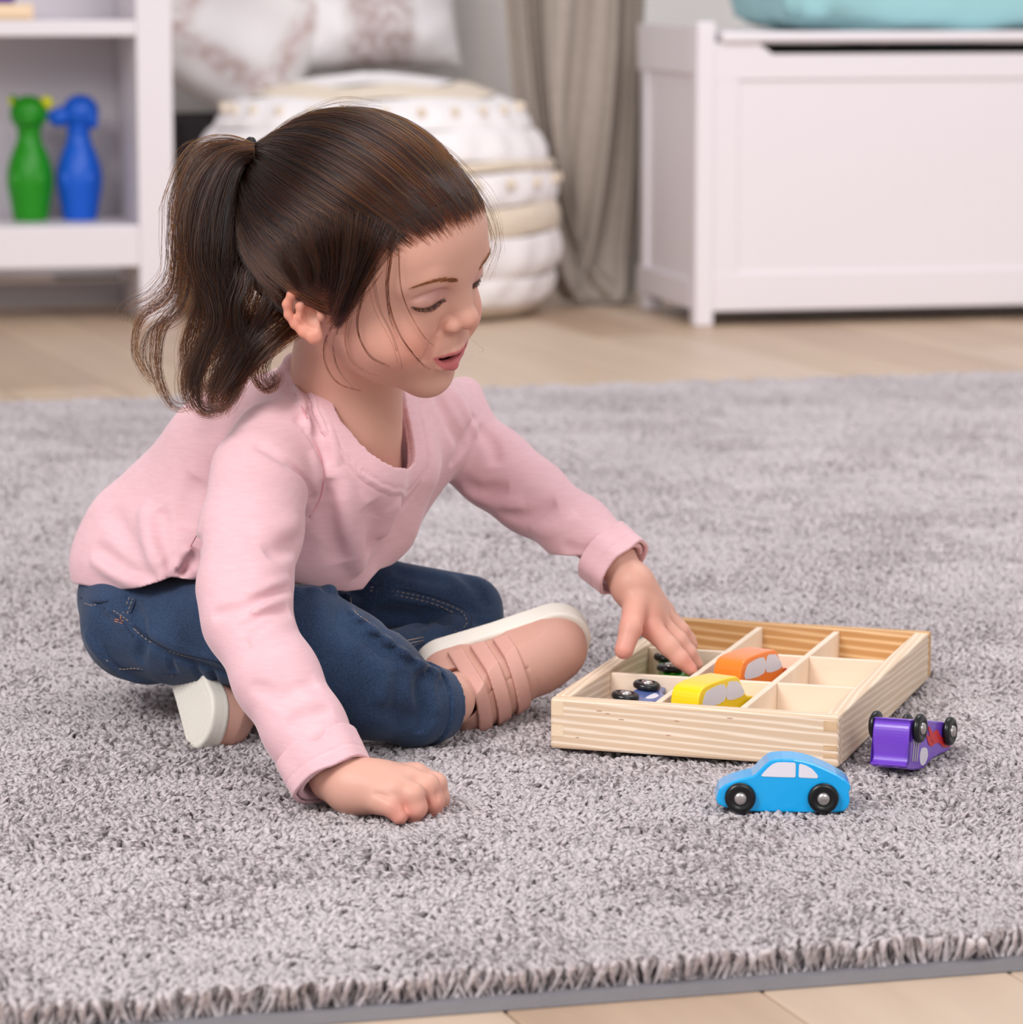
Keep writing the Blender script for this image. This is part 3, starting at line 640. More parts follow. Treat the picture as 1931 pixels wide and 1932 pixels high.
car('toy_car', hot, 0.027, srgb(116, 66, 196), [-.030, .029], [hw], 'purple wooden hot rod toy car with red flames, lying upside down beside the tray', cam_frame(po_, pt_, pr_), extras=ex, rough=0.25)
# ------------------------------------------------------------------ implicit surfaces: smooth unions of tapered limbs, meshed with surface nets
class Field:
    def __init__(s): s.ops = []
    def add(s, kind, fn, c, rad, k=0.0): s.ops.append((kind, fn, np.array(c, float), float(rad), k)); return s
    def cone(s, a, b, ra, rb, k=0.01, kind='u', sq=None):
        a = np.array(a, float); b = np.array(b, float); ab = b-a; L2 = max(ab@ab, 1e-12)
        def fn(p):
            q = p-a; t = np.clip((q@ab)/L2, 0, 1); return np.sqrt(((q-t[:, None]*ab)**2).sum(1))-(ra+(rb-ra)*t)
        return s.add(kind, fn, (a+b)/2, np.sqrt(L2)/2+max(ra, rb), k)
    def chain(s, pts, rads, k=0.01, kind='u'):
        for i in range(len(pts)-1): s.cone(pts[i], pts[i+1], rads[i], rads[i+1], k, kind)
        return s
    def ell(s, c, axes, semi, k=0.01, kind='u'):
        c = np.array(c, float); A = np.array(axes, float); se = np.array(semi, float)
        def fn(p):
            q = (p-c)@A.T; k0 = np.sqrt(((q/se)**2).sum(1)); k1 = np.sqrt(((q/se**2)**2).sum(1))+1e-9; return k0*(k0-1)/k1
        return s.add(kind, fn, c, max(semi), k)
    def box(s, c, axes, half, r, k=0.01, kind='u'):
        c = np.array(c, float); A = np.array(axes, float); h = np.array(half, float)-r
        def fn(p):
            q = np.abs((p-c)@A.T)-h; return np.sqrt((np.maximum(q, 0)**2).sum(1))+np.minimum(q.max(1), 0)-r
        return s.add(kind, fn, c, float(np.linalg.norm(half)), k)
    def disp(s, fn, c, rad): return s.add('d', fn, c, rad)
    def __call__(s, p, ops=None):
        d = np.full(len(p), 1.0)
        for kind, fn, c, rad, k in (s.ops if ops is None else ops):
            if kind == 'd': d = d+fn(p); continue
            if kind == 'u':
                e = fn(p)
                if k > 0: h = np.clip(0.5+0.5*(d-e)/k, 0, 1); d = d*(1-h)+e*h-k*h*(1-h)
                else: d = np.minimum(d, e)
            elif kind == 's':
                e = -fn(p)
                if k > 0: h = np.clip(0.5-0.5*(d-e)/k, 0, 1); d = d*(1-h)+e*h+k*h*(1-h)
                else: d = np.maximum(d, e)
            elif kind == 'i': d = np.maximum(d, fn(p))
        return d
    def mesh(s, lo, hi, h, B=12):
        lo = np.array(lo, float); n = np.ceil((np.array(hi)-lo)/(h*B)).astype(int)
        bi = np.stack(np.meshgrid(*[np.arange(k) for k in n], indexing='ij'), -1).reshape(-1, 3)
        bc = lo+(bi+0.5)*h*B; half = h*B*math.sqrt(3)/2
        f = s(bc); keep = np.abs(f) < half*1.12+0.003; bi = bi[keep]; bc = bc[keep]
        g = np.stack(np.meshgrid(*[np.arange(B+1)]*3, indexing='ij'), -1).reshape(-1, 3)
        cells = []; verts = []; quads = []; S = (n*B+4).astype(np.int64)
        key = lambda ijk: ((ijk[:, 0]+1)*S[1]+(ijk[:, 1]+1))*S[2]+(ijk[:, 2]+1)
        E = [((0,0,0),(1,0,0)),((0,1,0),(1,1,0)),((0,0,1),(1,0,1)),((0,1,1),(1,1,1)),((0,0,0),(0,1,0)),((1,0,0),(1,1,0)),((0,0,1),(0,1,1)),((1,0,1),(1,1,1)),((0,0,0),(0,0,1)),((1,0,0),(1,0,1)),((0,1,0),(0,1,1)),((1,1,0),(1,1,1))]
        for b0, c0_ in zip(bi, bc):
            ops = [o for o in s.ops if np.linalg.norm(c0_-o[2])-o[3] < half+max(o[4], 0.012)*2.3]
            if not ops: continue
            pp = lo+(b0*B+g)*h; solid = [o for o in ops if o[0] == 'u']
            if len(solid) < len(ops):
                v0 = s(pp[::7], solid)
                if v0.min() > 0.014: continue
            v = s(pp, ops).reshape(B+1, B+1, B+1)
            if v.min() > 0 or v.max() < 0: continue
            neg = v < 0
            acc = np.zeros((B, B, B, 3)); cnt = np.zeros((B, B, B))
            for e0, e1 in E:
                sl0 = tuple(slice(k, k+B) for k in e0); sl1 = tuple(slice(k, k+B) for k in e1)
                a_, b_ = v[sl0], v[sl1]; m = neg[sl0] != neg[sl1]
                t = np.where(m, a_/(np.where(a_-b_ == 0, 1, a_-b_)), 0)
                for ax in range(3): acc[..., ax] += np.where(m, e0[ax]+t*(e1[ax]-e0[ax]), 0)
                cnt += m
            ix = np.argwhere(cnt > 0)
            if len(ix):
                pos = acc[cnt > 0]/cnt[cnt > 0][:, None]
                cells.append(key(b0*B+ix)); verts.append(lo+(b0*B+ix+pos)*h)
            for ax in range(3):
                sl0 = (slice(0, B),)*3; sl1 = tuple(slice(1, B+1) if k == ax else slice(0, B) for k in range(3))
                m = neg[sl0] != neg[sl1]; ij = np.argwhere(m)
                if not len(ij): continue
                u, w = [(1, 2), (2, 0), (0, 1)][ax]; du = np.zeros(3, int); du[u] = 1; dw = np.zeros(3, int); dw[w] = 1
                gi_ = b0*B+ij; fl_ = neg[sl0][m]
                q = np.stack([key(gi_), key(gi_-du), key(gi_-du-dw), key(gi_-dw)], 1)
                q[~fl_] = q[~fl_][:, ::-1]; quads.append(q)
        K = np.concatenate(cells); V = np.concatenate(verts); Q = np.concatenate(quads)
        o = np.argsort(K); K = K[o]; V = V[o]
        idx = np.searchsorted(K, Q); idx = np.clip(idx, 0, len(K)-1); ok = (K[idx] == Q).all(1); Q = idx[ok]
        return V, Q
def sdf_object(name, F, lo, hi, h, mat, parent, colour=None, keepfn=None):
    V, Q = F.mesh(lo, hi, h)
    if keepfn is not None:
        kv = keepfn(V); kq = kv[Q].all(1); Q = Q[kq]
        used = np.zeros(len(V), bool); used[Q.ravel()] = True; mp_ = np.cumsum(used)-1; V = V[used]; Q = mp_[Q]
    me = bpy.data.meshes.new(name); me.vertices.add(len(V)); me.vertices.foreach_set('co', V.astype(np.float32).ravel())
    me.loops.add(Q.size); me.loops.foreach_set('vertex_index', Q.ravel().astype(np.int32))
    me.polygons.add(len(Q)); me.polygons.foreach_set('loop_start', np.arange(0, Q.size, 4, dtype=np.int32)); me.polygons.foreach_set('loop_total', np.full(len(Q), 4, np.int32))
    me.update(calc_edges=True); me.validate()
    if colour is not None:
        c = colour(V); a = me.attributes.new('tint', 'FLOAT_COLOR', 'POINT'); a.data.foreach_set('color', np.concatenate([c, np.ones((len(c), 1))], 1).astype(np.float32).ravel())
    return link(name, me, mat, parent, True)
def hit(F, px, py, y0=2.0, y1=3.0, step=0.004):     # where the sight line through (px, py) first meets the field
    d = ray(px, py); t0 = y0/d[1]; t1 = y1/d[1]; t = np.arange(t0, t1, step); p = CAM+t[:, None]*d
    v = F(p); w = np.where(v < 0)[0]
    if not len(w): i = int(np.argmin(v)); return p[i]
    a, b = t[max(w[0]-1, 0)], t[w[0]]
    for _ in range(12):
        m = (a+b)/2
        if F((CAM+m*d)[None])[0] < 0: b = m
        else: a = m
    return CAM+b*d
def polydist(p, pl):
    best = np.full(len(p), 9.0)
    for a, b in zip(pl[:-1], pl[1:]):
        ab = b-a; q = p-a; t = np.clip((q@ab)/max(ab@ab, 1e-12), 0, 1); best = np.minimum(best, ((q-t[:, None]*ab)**2).sum(1))
    return np.sqrt(best)
def crease(F, base, pts, width, depth, fade=True, n=4):
    """a fold (depth > 0 cuts in, < 0 raises) along the surface points the photo shows at pts"""
    pl = np.array([hit(base, x, y) for x, y in pts]); pl = catmull(pl, n); c = pl.mean(0); rad = np.linalg.norm(pl-c, axis=1).max()+3*width
    L = len(pl)-1
    def fn(p):
        best = np.full(len(p), 9.0); tt = np.zeros(len(p)); pc = (p.min(0)+p.max(0))/2; pr = np.linalg.norm(p.max(0)-pc)
        for i in range(L):
            a = pl[i]; ab = pl[i+1]-a
            if np.linalg.norm(a+ab/2-pc) > pr+np.linalg.norm(ab)/2+3*width: continue
            q = p-a; t = np.clip((q@ab)/max(ab@ab, 1e-12), 0, 1); d2 = ((q-t[:, None]*ab)**2).sum(1)
            m = d2 < best; best = np.where(m, d2, best); tt = np.where(m, (i+t)/L, tt)
        w = np.clip(np.minimum(tt, 1-tt)*4, 0, 1)**0.7 if fade else 1.0
        return depth*w*np.exp(-best/width**2)
    F.disp(fn, c, rad)
# ------------------------------------------------------------------ the child
PXU = lambda r, Y: r*Y/FPX              # r pixels wide at depth Y, in metres
Q3 = lambda px, py, Y: P(px, py, Y)
hF0 = np.array([0.80458316, -0.47877714, -0.35130953]); hL0 = np.array([0.58899955, 0.71877911, 0.3693726]); hU0 = np.array([0.07566679, -0.50411213, 0.86031709])
c2w = lambda v: v[0]*RGT+v[1]*FWD+v[2]*UPV
HF, HL, HU = c2w(hF0), c2w(hL0), c2w(hU0); HAX = np.array([HF, HL, HU])
HO = Q3(701.4, 538.2, 2.40); HS = 0.01*2.40/2.407
def H(f, l, u): return HO+HS*(f*HF+l*HL+u*HU)
def headco(p): return ((p-HO)@HAX.T)/HS
hs = lambda *a: [x*HS for x in a]

def head_core(F, skin=True):
    e = F.ell
    e(H(-1.2, 0, 3.75), HAX, hs(8.6, 7.0, 7.65), 0.0)
    e(H(2.2, 0, 5.0), HAX, hs(5.9, 5.7, 4.9), 0.02)
    e(H(2.4, 0, -0.4), HAX, hs(4.7, 5.0, 5.2), 0.02)
    for s in (-1, 1): e(H(4.15, s*2.95, -1.35), HAX, hs(2.85, 2.5, 2.6), 0.012)
    e(H(2.6, 0, -2.9), HAX, hs(4.3, 4.3, 3.4), 0.012)
    e(H(5.50, 0, -5.15), HAX, hs(1.5, 2.0, 1.45), 0.012)
    e(H(5.75, -0.05, -2.1), HAX, hs(2.0, 2.5, 2.2), 0.010)
def face(F):
    head_core(F)
    e = F.ell; c = F.cone
    for s in (-1, 1):                                     # orbit, lid over the eyeball
        e(H(8.05, s*2.75, 2.3), HAX, hs(1.2, 1.6, 1.15), 0.009, 's')
        e(H(5.80, s*2.65, 2.42), HAX, hs(1.42, 1.42, 1.12), 0.004)
        F.chain([H(7.15, s*1.0, 3.85), H(6.85, s*2.5, 4.05), H(5.75, s*4.0, 3.5)], hs(0.36, 0.36, 0.34), 0.012)      # brow ridge
        F.chain([H(7.3, s*1.45, 2.95), H(7.35, s*2.6, 3.22), H(6.6, s*3.8, 2.75)], hs(.04, .07, .04), 0.004, 's')      # lid fold
        F.chain([H(7.35, s*1.4, 2.05), H(7.25, s*2.6, 1.52), H(6.5, s*3.7, 1.75)], hs(.05, .09, .05), 0.004, 's')     # below the lashes
    c(H(7.0, 0, 3.6), H(7.5, 0, 1.7), 0.0062, 0.0060, 0.012)
    c(H(7.5, 0, 1.7), H(8.05, 0, 0.65), 0.0060, 0.0076, 0.008)
    e(H(8.30, 0, 0.42), HAX, hs(0.88, 0.80, 0.76), 0.005)
    for s in (-1, 1):
        e(H(7.66, s*0.98, 0.03), HAX, hs(0.74, 0.50, 0.55), 0.0035)
        e(H(8.15, s*0.42, -0.42), HAX, hs(0.34, 0.22, 0.2), 0.0025, 's')
        c(H(7.50, s*1.50, 0.55), H(7.1, s*1.60, -0.40), 0.0013, 0.0010, 0.003, 's')           # alar crease
    # mouth: an open smile; the cavity first, then the lips as tapered rolls round it
    F.chain([H(6.75, -1.95, -2.42), H(7.15, -1.0, -2.80), H(7.25, 0, -2.95), H(6.95, 1.0, -2.80), H(6.3, 1.9, -2.42)], hs(.08, .36, .50, .36, .08), 0.0010, 's')
    F.chain([H(7.1, -1.9, -2.40), H(7.7, -1.0, -2.66), H(8.1, 0, -2.74), H(7.6, 1.0, -2.66), H(6.8, 1.9, -2.40)], hs(.05, .24, .36, .24, .05), 0.0010, 's')
    F.chain([H(6.75, -2.1, -2.28), H(7.40, -1.25, -2.24), H(7.74, -0.45, -2.18), H(7.78, 0, -2.24), H(7.68, 0.45, -2.18), H(7.15, 1.25, -2.24), H(6.3, 2.0, -2.28)], hs(.10, .14, .18, .17, .18, .14, .10), 0.0025)
    F.chain([H(6.62, -2.1, -2.50), H(7.08, -1.25, -3.22), H(7.36, 0, -3.50), H(6.92, 1.25, -3.22), H(6.2, 2.0, -2.50)], hs(.12, .32, .42, .32, .12), 0.0022)
    for s in (-1, 1):
        c(H(7.25, s*2.15, -0.9), H(6.85, s*2.62, -2.2), 0.0006, 0.0006, 0.008, 's')
    e(H(8.20, 0, -1.5), HAX, hs(.35, .28, .6), 0.004, 's')
    e(H(7.55, 0, -4.72), HAX, hs(.35, 1.1, .28), 0.008, 's')
    # ears
    for s in (-1, 1):
        a1 = np.array([0.90*1, 0, 0.43]); a2 = np.array([-0.43, 0, 0.90])
        def EP(x, y, o): x = x*.88; y = y*.84; f = -0.15+0.90*x-0.43*y; u = -0.05+0.43*x+0.90*y; l = 6.42+0.30*(0.9-x)+o*.85; return H(f, s*l, u)
        F.chain([EP(.2, 1.0, 0), EP(-.3, .3, 0), EP(.1, -1.2, 0)], hs(.78, .85, .5), 0.004)
        ax = np.array([HF*.90+HU*.43, HL, -HF*.43+HU*.90])
        e(EP(.05, .45, .62), ax, hs(1.15, .62, 1.55), 0.003, 's')
        F.chain([EP(.75, .25, .1), EP(1.15, 1.0, .12), EP(1.0, 1.85, .22), EP(.3, 2.35, .34), EP(-.55, 2.2, .45), EP(-1.15, 1.5, .5), EP(-1.3, .6, .5), EP(-1.1, -.3, .42), EP(-.7, -1.1, .3), EP(-.2, -1.75, .15)], hs(.2, .24, .27, .29, .30, .30, .28, .27, .32, .40), 0.0025)
        F.chain([EP(.35, 1.6, .12), EP(-.35, 1.05, .22), EP(-.55, .2, .22), EP(-.1, -.7, .18)], hs(.2, .26, .28, .26), 0.003)
        e(EP(.35, -.05, .40), ax, hs(.62, .8, .7), 0.002, 's')
        e(EP(1.0, -.15, .02), HAX, hs(.32, .34, .42), 0.003)
        e(EP(.1, -1.7, .1), ax, hs(.55, .34, .5), 0.004)

body = Field(); face(body)
# neck and upper chest
nk = [H(-2.0, 0, -1.5), Q3(655, 700, 2.455), Q3(652, 800, 2.462), Q3(655, 890, 2.475)]
body.chain(nk, [0.037, 0.0355, 0.036, 0.037], 0.02)
body.chain([Q3(520, 860, 2.44), Q3(640, 900, 2.49), Q3(780, 850, 2.57)], [0.020, 0.030, 0.016], 0.03)
body.chain([Q3(640, 910, 2.50), Q3(450, 1050, 2.51), Q3(330, 1160, 2.51)], [0.030, 0.042, 0.040], 0.02)
# arms inside the sleeves
nearA = [Q3(495, 880, 2.40), Q3(462, 1130, 2.31), Q3(540, 1300, 2.25), Q3(632, 1465, 2.205), Q3(665, 1485, 2.195)]
body.chain(nearA, [0.022, 0.020, 0.019, 0.0150, 0.0150], 0.01)
farA = [Q3(850, 805, 2.60), Q3(990, 930, 2.57), Q3(1160, 1055, 2.51), Q3(1192, 1100, 2.50)]
body.chain(farA, [0.020, 0.019, 0.0135, 0.0128], 0.01)
# legs inside the jeans, ankle of the near foot
body.chain([Q3(340, 1190, 2.47), Q3(580, 1205, 2.38), Q3(760, 1315, 2.395), Q3(846, 1322, 2.418), Q3(880, 1297, 2.474)], [0.028, 0.026, 0.020, 0.0165, 0.0145], 0.01)
body.chain([Q3(420, 1125, 2.56), Q3(700, 1108, 2.59), Q3(890, 1150, 2.605)], [0.02, 0.013, 0.012], 0.003)
body.chain([Q3(890, 1150, 2.605), Q3(900, 1190, 2.59), Q3(600, 1290, 2.48), Q3(470, 1340, 2.43)], [0.012, 0.010, 0.012, 0.012], 0.003)
# near hand: palm and curled fingers
def finger(F, pts, rads, k=0.0025):
    F.chain([Q3(*p) for p in pts], rads, k)
wr = Q3(668, 1484, 2.195)
for mcp, r in (((722, 1512, 2.178), .0090), ((748, 1490, 2.180), .0100), ((770, 1474, 2.192), .0102), ((783, 1466, 2.212), .0098)):
    body.cone(wr, Q3(*mcp), 0.0150, r, 0.008)
body.ell(Q3(706, 1482, 2.196), np.array([RGT, FWD, UPV]), (0.022, 0.020, 0.0150), 0.008)
finger(body, [(716, 1511, 2.177), (738, 1521, 2.172), (754, 1540, 2.170)], [.0080, .0069, .0056])
finger(body, [(748, 1490, 2.180), (779, 1500, 2.176), (786, 1524, 2.175), (782, 1540, 2.178)], [.0086, .0079, .0070, .0056])
finger(body, [(770, 1474, 2.192), (807, 1482, 2.188), (818, 1512, 2.188), (817, 1538, 2.192)], [.0088, .0079, .0070, .0056])
finger(body, [(786, 1466, 2.212), (823, 1478, 2.212), (831, 1505, 2.212), (833, 1532, 2.214)], [.0083, .0070, .0060, .0050])
finger(body, [(690, 1480, 2.215), (735, 1492, 2.236), (768, 1510, 2.235)], [.0100, .0082, .0065])
# far hand: reaching down, thumb towards the viewer
w2 = Q3(1194, 1104, 2.50)
body.ell(Q3(1214, 1142, 2.502), np.array([RGT*.5-UPV*.86, FWD, RGT*.86+UPV*.5]), (0.020, 0.0165, 0.0125), 0.008)
for mcp, r in (((1226, 1182, 2.488), .0086), ((1240, 1172, 2.502), .0086), ((1249, 1160, 2.517), .0080), ((1254, 1150, 2.530), .0072)):
    body.cone(w2, Q3(*mcp), 0.0128, r, 0.008)
finger(body, [(1200, 1135, 2.488), (1191, 1185, 2.470), (1178, 1226, 2.462)], [.0098, .0080, .0070], 0.004)
finger(body, [(1226, 1182, 2.488), (1263, 1220, 2.482), (1284, 1243, 2.480), (1303, 1262, 2.480)], [.0084, .0072, .0064, .0050])
finger(body, [(1240, 1172, 2.502), (1280, 1208, 2.500), (1300, 1232, 2.500), (1315, 1252, 2.502)], [.0080, .0068, .0060, .0048])
finger(body, [(1249, 1160, 2.517), (1286, 1190, 2.517), (1306, 1216, 2.520)], [.0072, .0060, .0045])
finger(body, [(1254, 1152, 2.530), (1282, 1182, 2.530), (1304, 1206, 2.533)], [.0064, .0052, .0044])
# knuckle and palm creases
crease(body, body, [(704, 1497), (722, 1501), (742, 1512), (756, 1524)], 0.0014, 0.0016)
for a, b_ in (((800, 1500), (812, 1522)), ((824, 1490), (826, 1512))): crease(body, body, [a, ((a[0]+b_[0])/2, (a[1]+b_[1])/2), b_], 0.0010, 0.0008)
crease(body, body, [(1212, 1172), (1214, 1182), (1216, 1192)], 0.0012, 0.0012)

SKIN = np.array(srgb(216, 165, 146)[:3])
def mixc(c, tgt, w): return c*(1-w[:, None])+np.array(tgt)*w[:, None]
def skin_colour(V):
    q = headco(V); f, l, u = q[:, 0], q[:, 1], q[:, 2]; al = np.abs(l)
    c = np.tile(SKIN, (len(V), 1))
    rosy = srgb(226, 140, 118)[:3]
    g = lambda x, m, s: np.exp(-((x-m)/s)**2)
    near = (np.linalg.norm(V-HO, axis=1) < 0.16)
    c = mixc(c, rosy, near*0.45*g(al, 3.6, 1.8)*g(u, -1.3, 1.8)*(f > 2))
    c = mixc(c, srgb(224, 146, 124)[:3], near*0.35*g(al, 0, 1.3)*g(u, 0.1, 0.9)*(f > 6))
    c = mixc(c, srgb(206, 158, 158)[:3], near*0.55*g(al, 2.6, 1.6)*g(u, 2.7, 0.8)*(f > 5))
    c = mixc(c, srgb(224, 130, 104)[:3], near*0.5*(al > 6.2)*np.clip((al-6.2)/1.2, 0, 1))
    # lips
    cu = -2.72+0.075*al**2*1.0; up_e = -2.04-0.04*al**2-0.06*g(al, 0, .3); lo_e = -3.98+0.34*al**2
    lipmask = np.clip((f-6.0)/.2, 0, 1)*np.clip((2.25-al)/.2, 0, 1)*np.clip((up_e-u)/0.12, 0, 1)*np.clip((u-lo_e)/0.18, 0, 1)
    c = mixc(c, srgb(200, 108, 110)[:3], near*lipmask*0.95)
    inside = near*np.clip((7.22-0.16*al**2-f)/.12, 0, 1)*(f > 5.2)*np.clip((2.05-al)/.15, 0, 1)*np.clip((u+3.80-.28*al**2)/.1, 0, 1)*np.clip((-2.24-u)/.1, 0, 1)
    c = mixc(c, srgb(96, 24, 28)[:3], inside*1.0)
    # lid margin line
    ml = 1.72+np.where(al > 2.75, 0.24, 0.17)*(al-2.75)**2; lid = near*(f > 5.5)*(al > 1.35)*(al < 3.95)*g(u, ml, 0.07)
    c = mixc(c, srgb(72, 44, 40)[:3], lid*0.85)
    # fingertips and knuckles redder
    for tp, s_ in ((Q3(1178, 1234, 2.46), .010), (Q3(1300, 1258, 2.48), .012), (Q3(782, 1530, 2.178), .012), (Q3(820, 1528, 2.19), .014), (Q3(752, 1538, 2.17), .010), (Q3(1200, 1190, 2.48), 0.02)):
        c = mixc(c, srgb(226, 132, 118)[:3], 0.5*np.exp(-((V-tp)**2).sum(1)/s_**2))
    return c
m_skin, nt, b = newmat('skin')
at_ = nt.nodes.new('ShaderNodeAttribute'); at_.attribute_name = 'tint'
tc = nt.nodes.new('ShaderNodeTexCoord'); nn = nt.nodes.new('ShaderNodeTexNoise'); nn.inputs['Scale'].default_value = 40; nn.inputs['Detail'].default_value = 4; nt.links.new(tc.outputs['Object'], nn.inputs['Vector'])
hsv = nt.nodes.new('ShaderNodeHueSaturation'); mr = nt.nodes.new('ShaderNodeMapRange'); mr.inputs['To Min'].default_value = 0.94; mr.inputs['To Max'].default_value = 1.06
nt.links.new(nn.outputs['Fac'], mr.inputs[0]); nt.links.new(mr.outputs[0], hsv.inputs['Value']); nt.links.new(at_.outputs['Color'], hsv.inputs['Color']); nt.links.new(hsv.outputs[0], b.inputs['Base Color'])
b.inputs['Roughness'].default_value = 0.48; b.inputs['Specular IOR Level'].default_value = 0.4
b.inputs['Subsurface Weight'].default_value = 0.22; b.inputs['Subsurface Radius'].default_value = (1.0, 0.35, 0.2); b.inputs['Subsurface Scale'].default_value = 0.006
nb_ = nt.nodes.new('ShaderNodeTexNoise'); nb_.inputs['Scale'].default_value = 900; nt.links.new(tc.outputs['Object'], nb_.inputs['Vector']); bp = nt.nodes.new('ShaderNodeBump'); bp.inputs['Strength'].default_value = 0.08; bp.inputs['Distance'].default_value = 0.0005
nt.links.new(nb_.outputs['Fac'], bp.inputs['Height']); nt.links.new(bp.outputs['Normal'], b.inputs['Normal'])

person = empty('person', (float(Q3(330, 1200, 2.5)[0]), 2.5, RZ), 0, 'child in pink shirt and blue jeans sitting on the rug, reaching into the tray', 'person')
def as_child(o, par=person):
    o.parent = par; o.matrix_parent_inverse = Matrix.Translation(-person.location) if par is person else Matrix.Identity(4)
    return o
bpy.context.view_layer.update()
LO, HI = (-0.36, 2.12, 0.0), (0.20, 2.72, 0.48)
o_body = as_child(sdf_object('body', body, LO, HI, 0.00098, m_skin, None, skin_colour))

tt = []
for k in range(-2, 3): tt.append(tube_verts([H(7.16-0.10*k*k, k*0.36, -2.28), H(7.22-0.10*k*k, k*0.36, -2.52), H(7.20-0.10*k*k, k*0.36, -2.70)], [0.0016, 0.0018, 0.0013], 8))
for tv_ in tt: as_child(join_tubes('tooth', [tv_], bpy.data.materials.get('milk_tooth') or simple('milk_tooth', srgb(236, 228, 216), 0.25)), o_body)
# ------------------------------------------------------------------ shirt
def px_chain(F, L, k=0.02, kind='u'): F.chain([Q3(x, y, Y) for x, y, Y, r in L], [PXU(r, Y) for x, y, Y, r in L], k, kind)
sh = Field()
px_chain(sh, [(470, 830, 2.47, 90), (420, 860, 2.50, 105), (275, 1000, 2.53, 108), (255, 1065, 2.53, 108)], 0.0)
px_chain(sh, [(255, 1065, 2.53, 105), (330, 1085, 2.45, 75)], 0.03)
px_chain(sh, [(560, 770, 2.50, 85), (440, 850, 2.49, 105)], 0.03)
px_chain(sh, [(520, 840, 2.42, 85), (590, 830, 2.44, 85), (800, 800, 2.56, 85), (850, 790, 2.59, 62)], 0.02)
px_chain(sh, [(590, 880, 2.44, 100), (640, 900, 2.45, 110), (600, 990, 2.46, 105), (560, 1030, 2.46, 80)], 0.02)
px_chain(sh, [(420, 1000, 2.49, 120), (540, 980, 2.48, 115)], 0.03)
px_chain(sh, [(740, 880, 2.50, 92), (700, 985, 2.50, 78), (660, 1060, 2.48, 50), (676, 1100, 2.47, 22)], 0.02)
px_chain(sh, [(790, 850, 2.55, 80), (735, 990, 2.53, 48)], 0.02)
px_chain(sh, [(560, 1020, 2.46, 80), (600, 1065, 2.45, 52), (640, 1088, 2.455, 32)], 0.02)
px_chain(sh, [(880, 740, 2.60, 25), (845, 800, 2.58, 60)], 0.02)
px_chain(sh, [(560, 690, 2.46, 28), (545, 780, 2.46, 70)], 0.02)       # cloth rising to the neck
torso_n = len(sh.ops)
# sleeves
px_chain(sh, [(492, 895, 2.395, 97), (474, 1000, 2.35, 94), (462, 1110, 2.31, 86), (466, 1170, 2.29, 80), (522, 1280, 2.25, 79), (575, 1375, 2.225, 76), (618, 1455, 2.205, 73)], 0.012)
px_chain(sh, [(850, 815, 2.59, 78), (935, 885, 2.575, 72), (1000, 935, 2.56, 68), (1090, 1000, 2.53, 62), (1160, 1056, 2.51, 58)], 0.012)
shb = Field(); shb.ops = list(sh.ops)                 # base for placing folds
F_ = lambda pts, w, d: crease(sh, shb, pts, w*0.9, d*1.5)
# near sleeve folds
F_([(545, 1105), (500, 1128), (450, 1150), (400, 1160)], .0045, .0040); F_([(548, 1092), (505, 1108), (460, 1122)], .0045, -.0035)
F_([(546, 1150), (500, 1160), (450, 1190)], .005, .0032); F_([(552, 1128), (505, 1142), (470, 1160)], .0045, -.0032); F_([(556, 1172), (510, 1190), (470, 1215)], .006, -.0025)
F_([(572, 1010), (535, 1040), (500, 1045)], .007, .0028); F_([(568, 985), (520, 1000), (470, 1000)], .008, -.002); F_([(560, 1050), (520, 1070), (470, 1075)], .007, -.0018)
F_([(600, 1290), (560, 1300), (520, 1330)], .006, .0025); F_([(628, 1340), (580, 1350), (540, 1370)], .006, .0022); F_([(640, 1372), (600, 1385), (560, 1420)], .006, -.002); F_([(470, 1290), (520, 1310), (560, 1320)], .006, .0018)
F_([(590, 1420), (560, 1440), (540, 1470)], .006, .0025)
# shoulder and armhole seam
F_([(478, 838), (540, 870), (585, 930), (605, 975)], .0040, .0035)
crease(sh, shb, [(575, 812), (602, 850), (612, 900), (605, 945), (583, 978)], .0014, .0022, False); F_([(590, 850), (598, 900), (590, 940)], .006, -.002)
F_([(560, 800), (572, 780), (585, 775)], .003, .0016)
# body folds
F_([(640, 880), (652, 960), (668, 1030), (682, 1078)], .009, -.0060); F_([(620, 900), (625, 980), (640, 1060)], .009, .0040); F_([(700, 950), (706, 1000), (694, 1050)], .009, .0040)
F_([(752, 935), (735, 980), (718, 1015)], .007, -.0040); F_([(600, 750), (625, 820), (640, 900)], .006, -.0028); F_([(585, 760), (602, 820), (620, 880)], .005, .0028)
F_([(565, 690), (590, 760), (610, 830)], .004, .0020); F_([(545, 700), (575, 770), (590, 820)], .004, -.0022); F_([(530, 700), (560, 760)], .004, .002)
F_([(378, 1000), (355, 1040), (330, 1070), (318, 1088)], .0035, -.0035); F_([(382, 1020), (360, 1060), (335, 1090)], .005, .0050); F_([(320, 1040), (322, 1070), (330, 1090)], .004, .005)
F_([(300, 960), (306, 1010), (315, 1050)], .007, .0035); F_([(270, 950), (280, 1010), (300, 1070)], .008, -.0030); F_([(175, 1030), (230, 1070), (300, 1095)], .007, .0045); F_([(170, 1050), (230, 1090), (290, 1105)], .006, -.0035)
F_([(210, 960), (240, 1020), (290, 1080)], .008, .0028); F_([(372, 900), (350, 960), (345, 1000)], .010, .0022); F_([(360, 1060), (345, 1080)], .003, .004)
F_([(820, 740), (850, 800), (880, 850)], .006, .0030); F_([(850, 730), (880, 780), (905, 820)], .006, -.0022); F_([(895, 780), (880, 830), (850, 880)], .005, .0030)
F_([(780, 780), (800, 840), (790, 900)], .008, .0025)
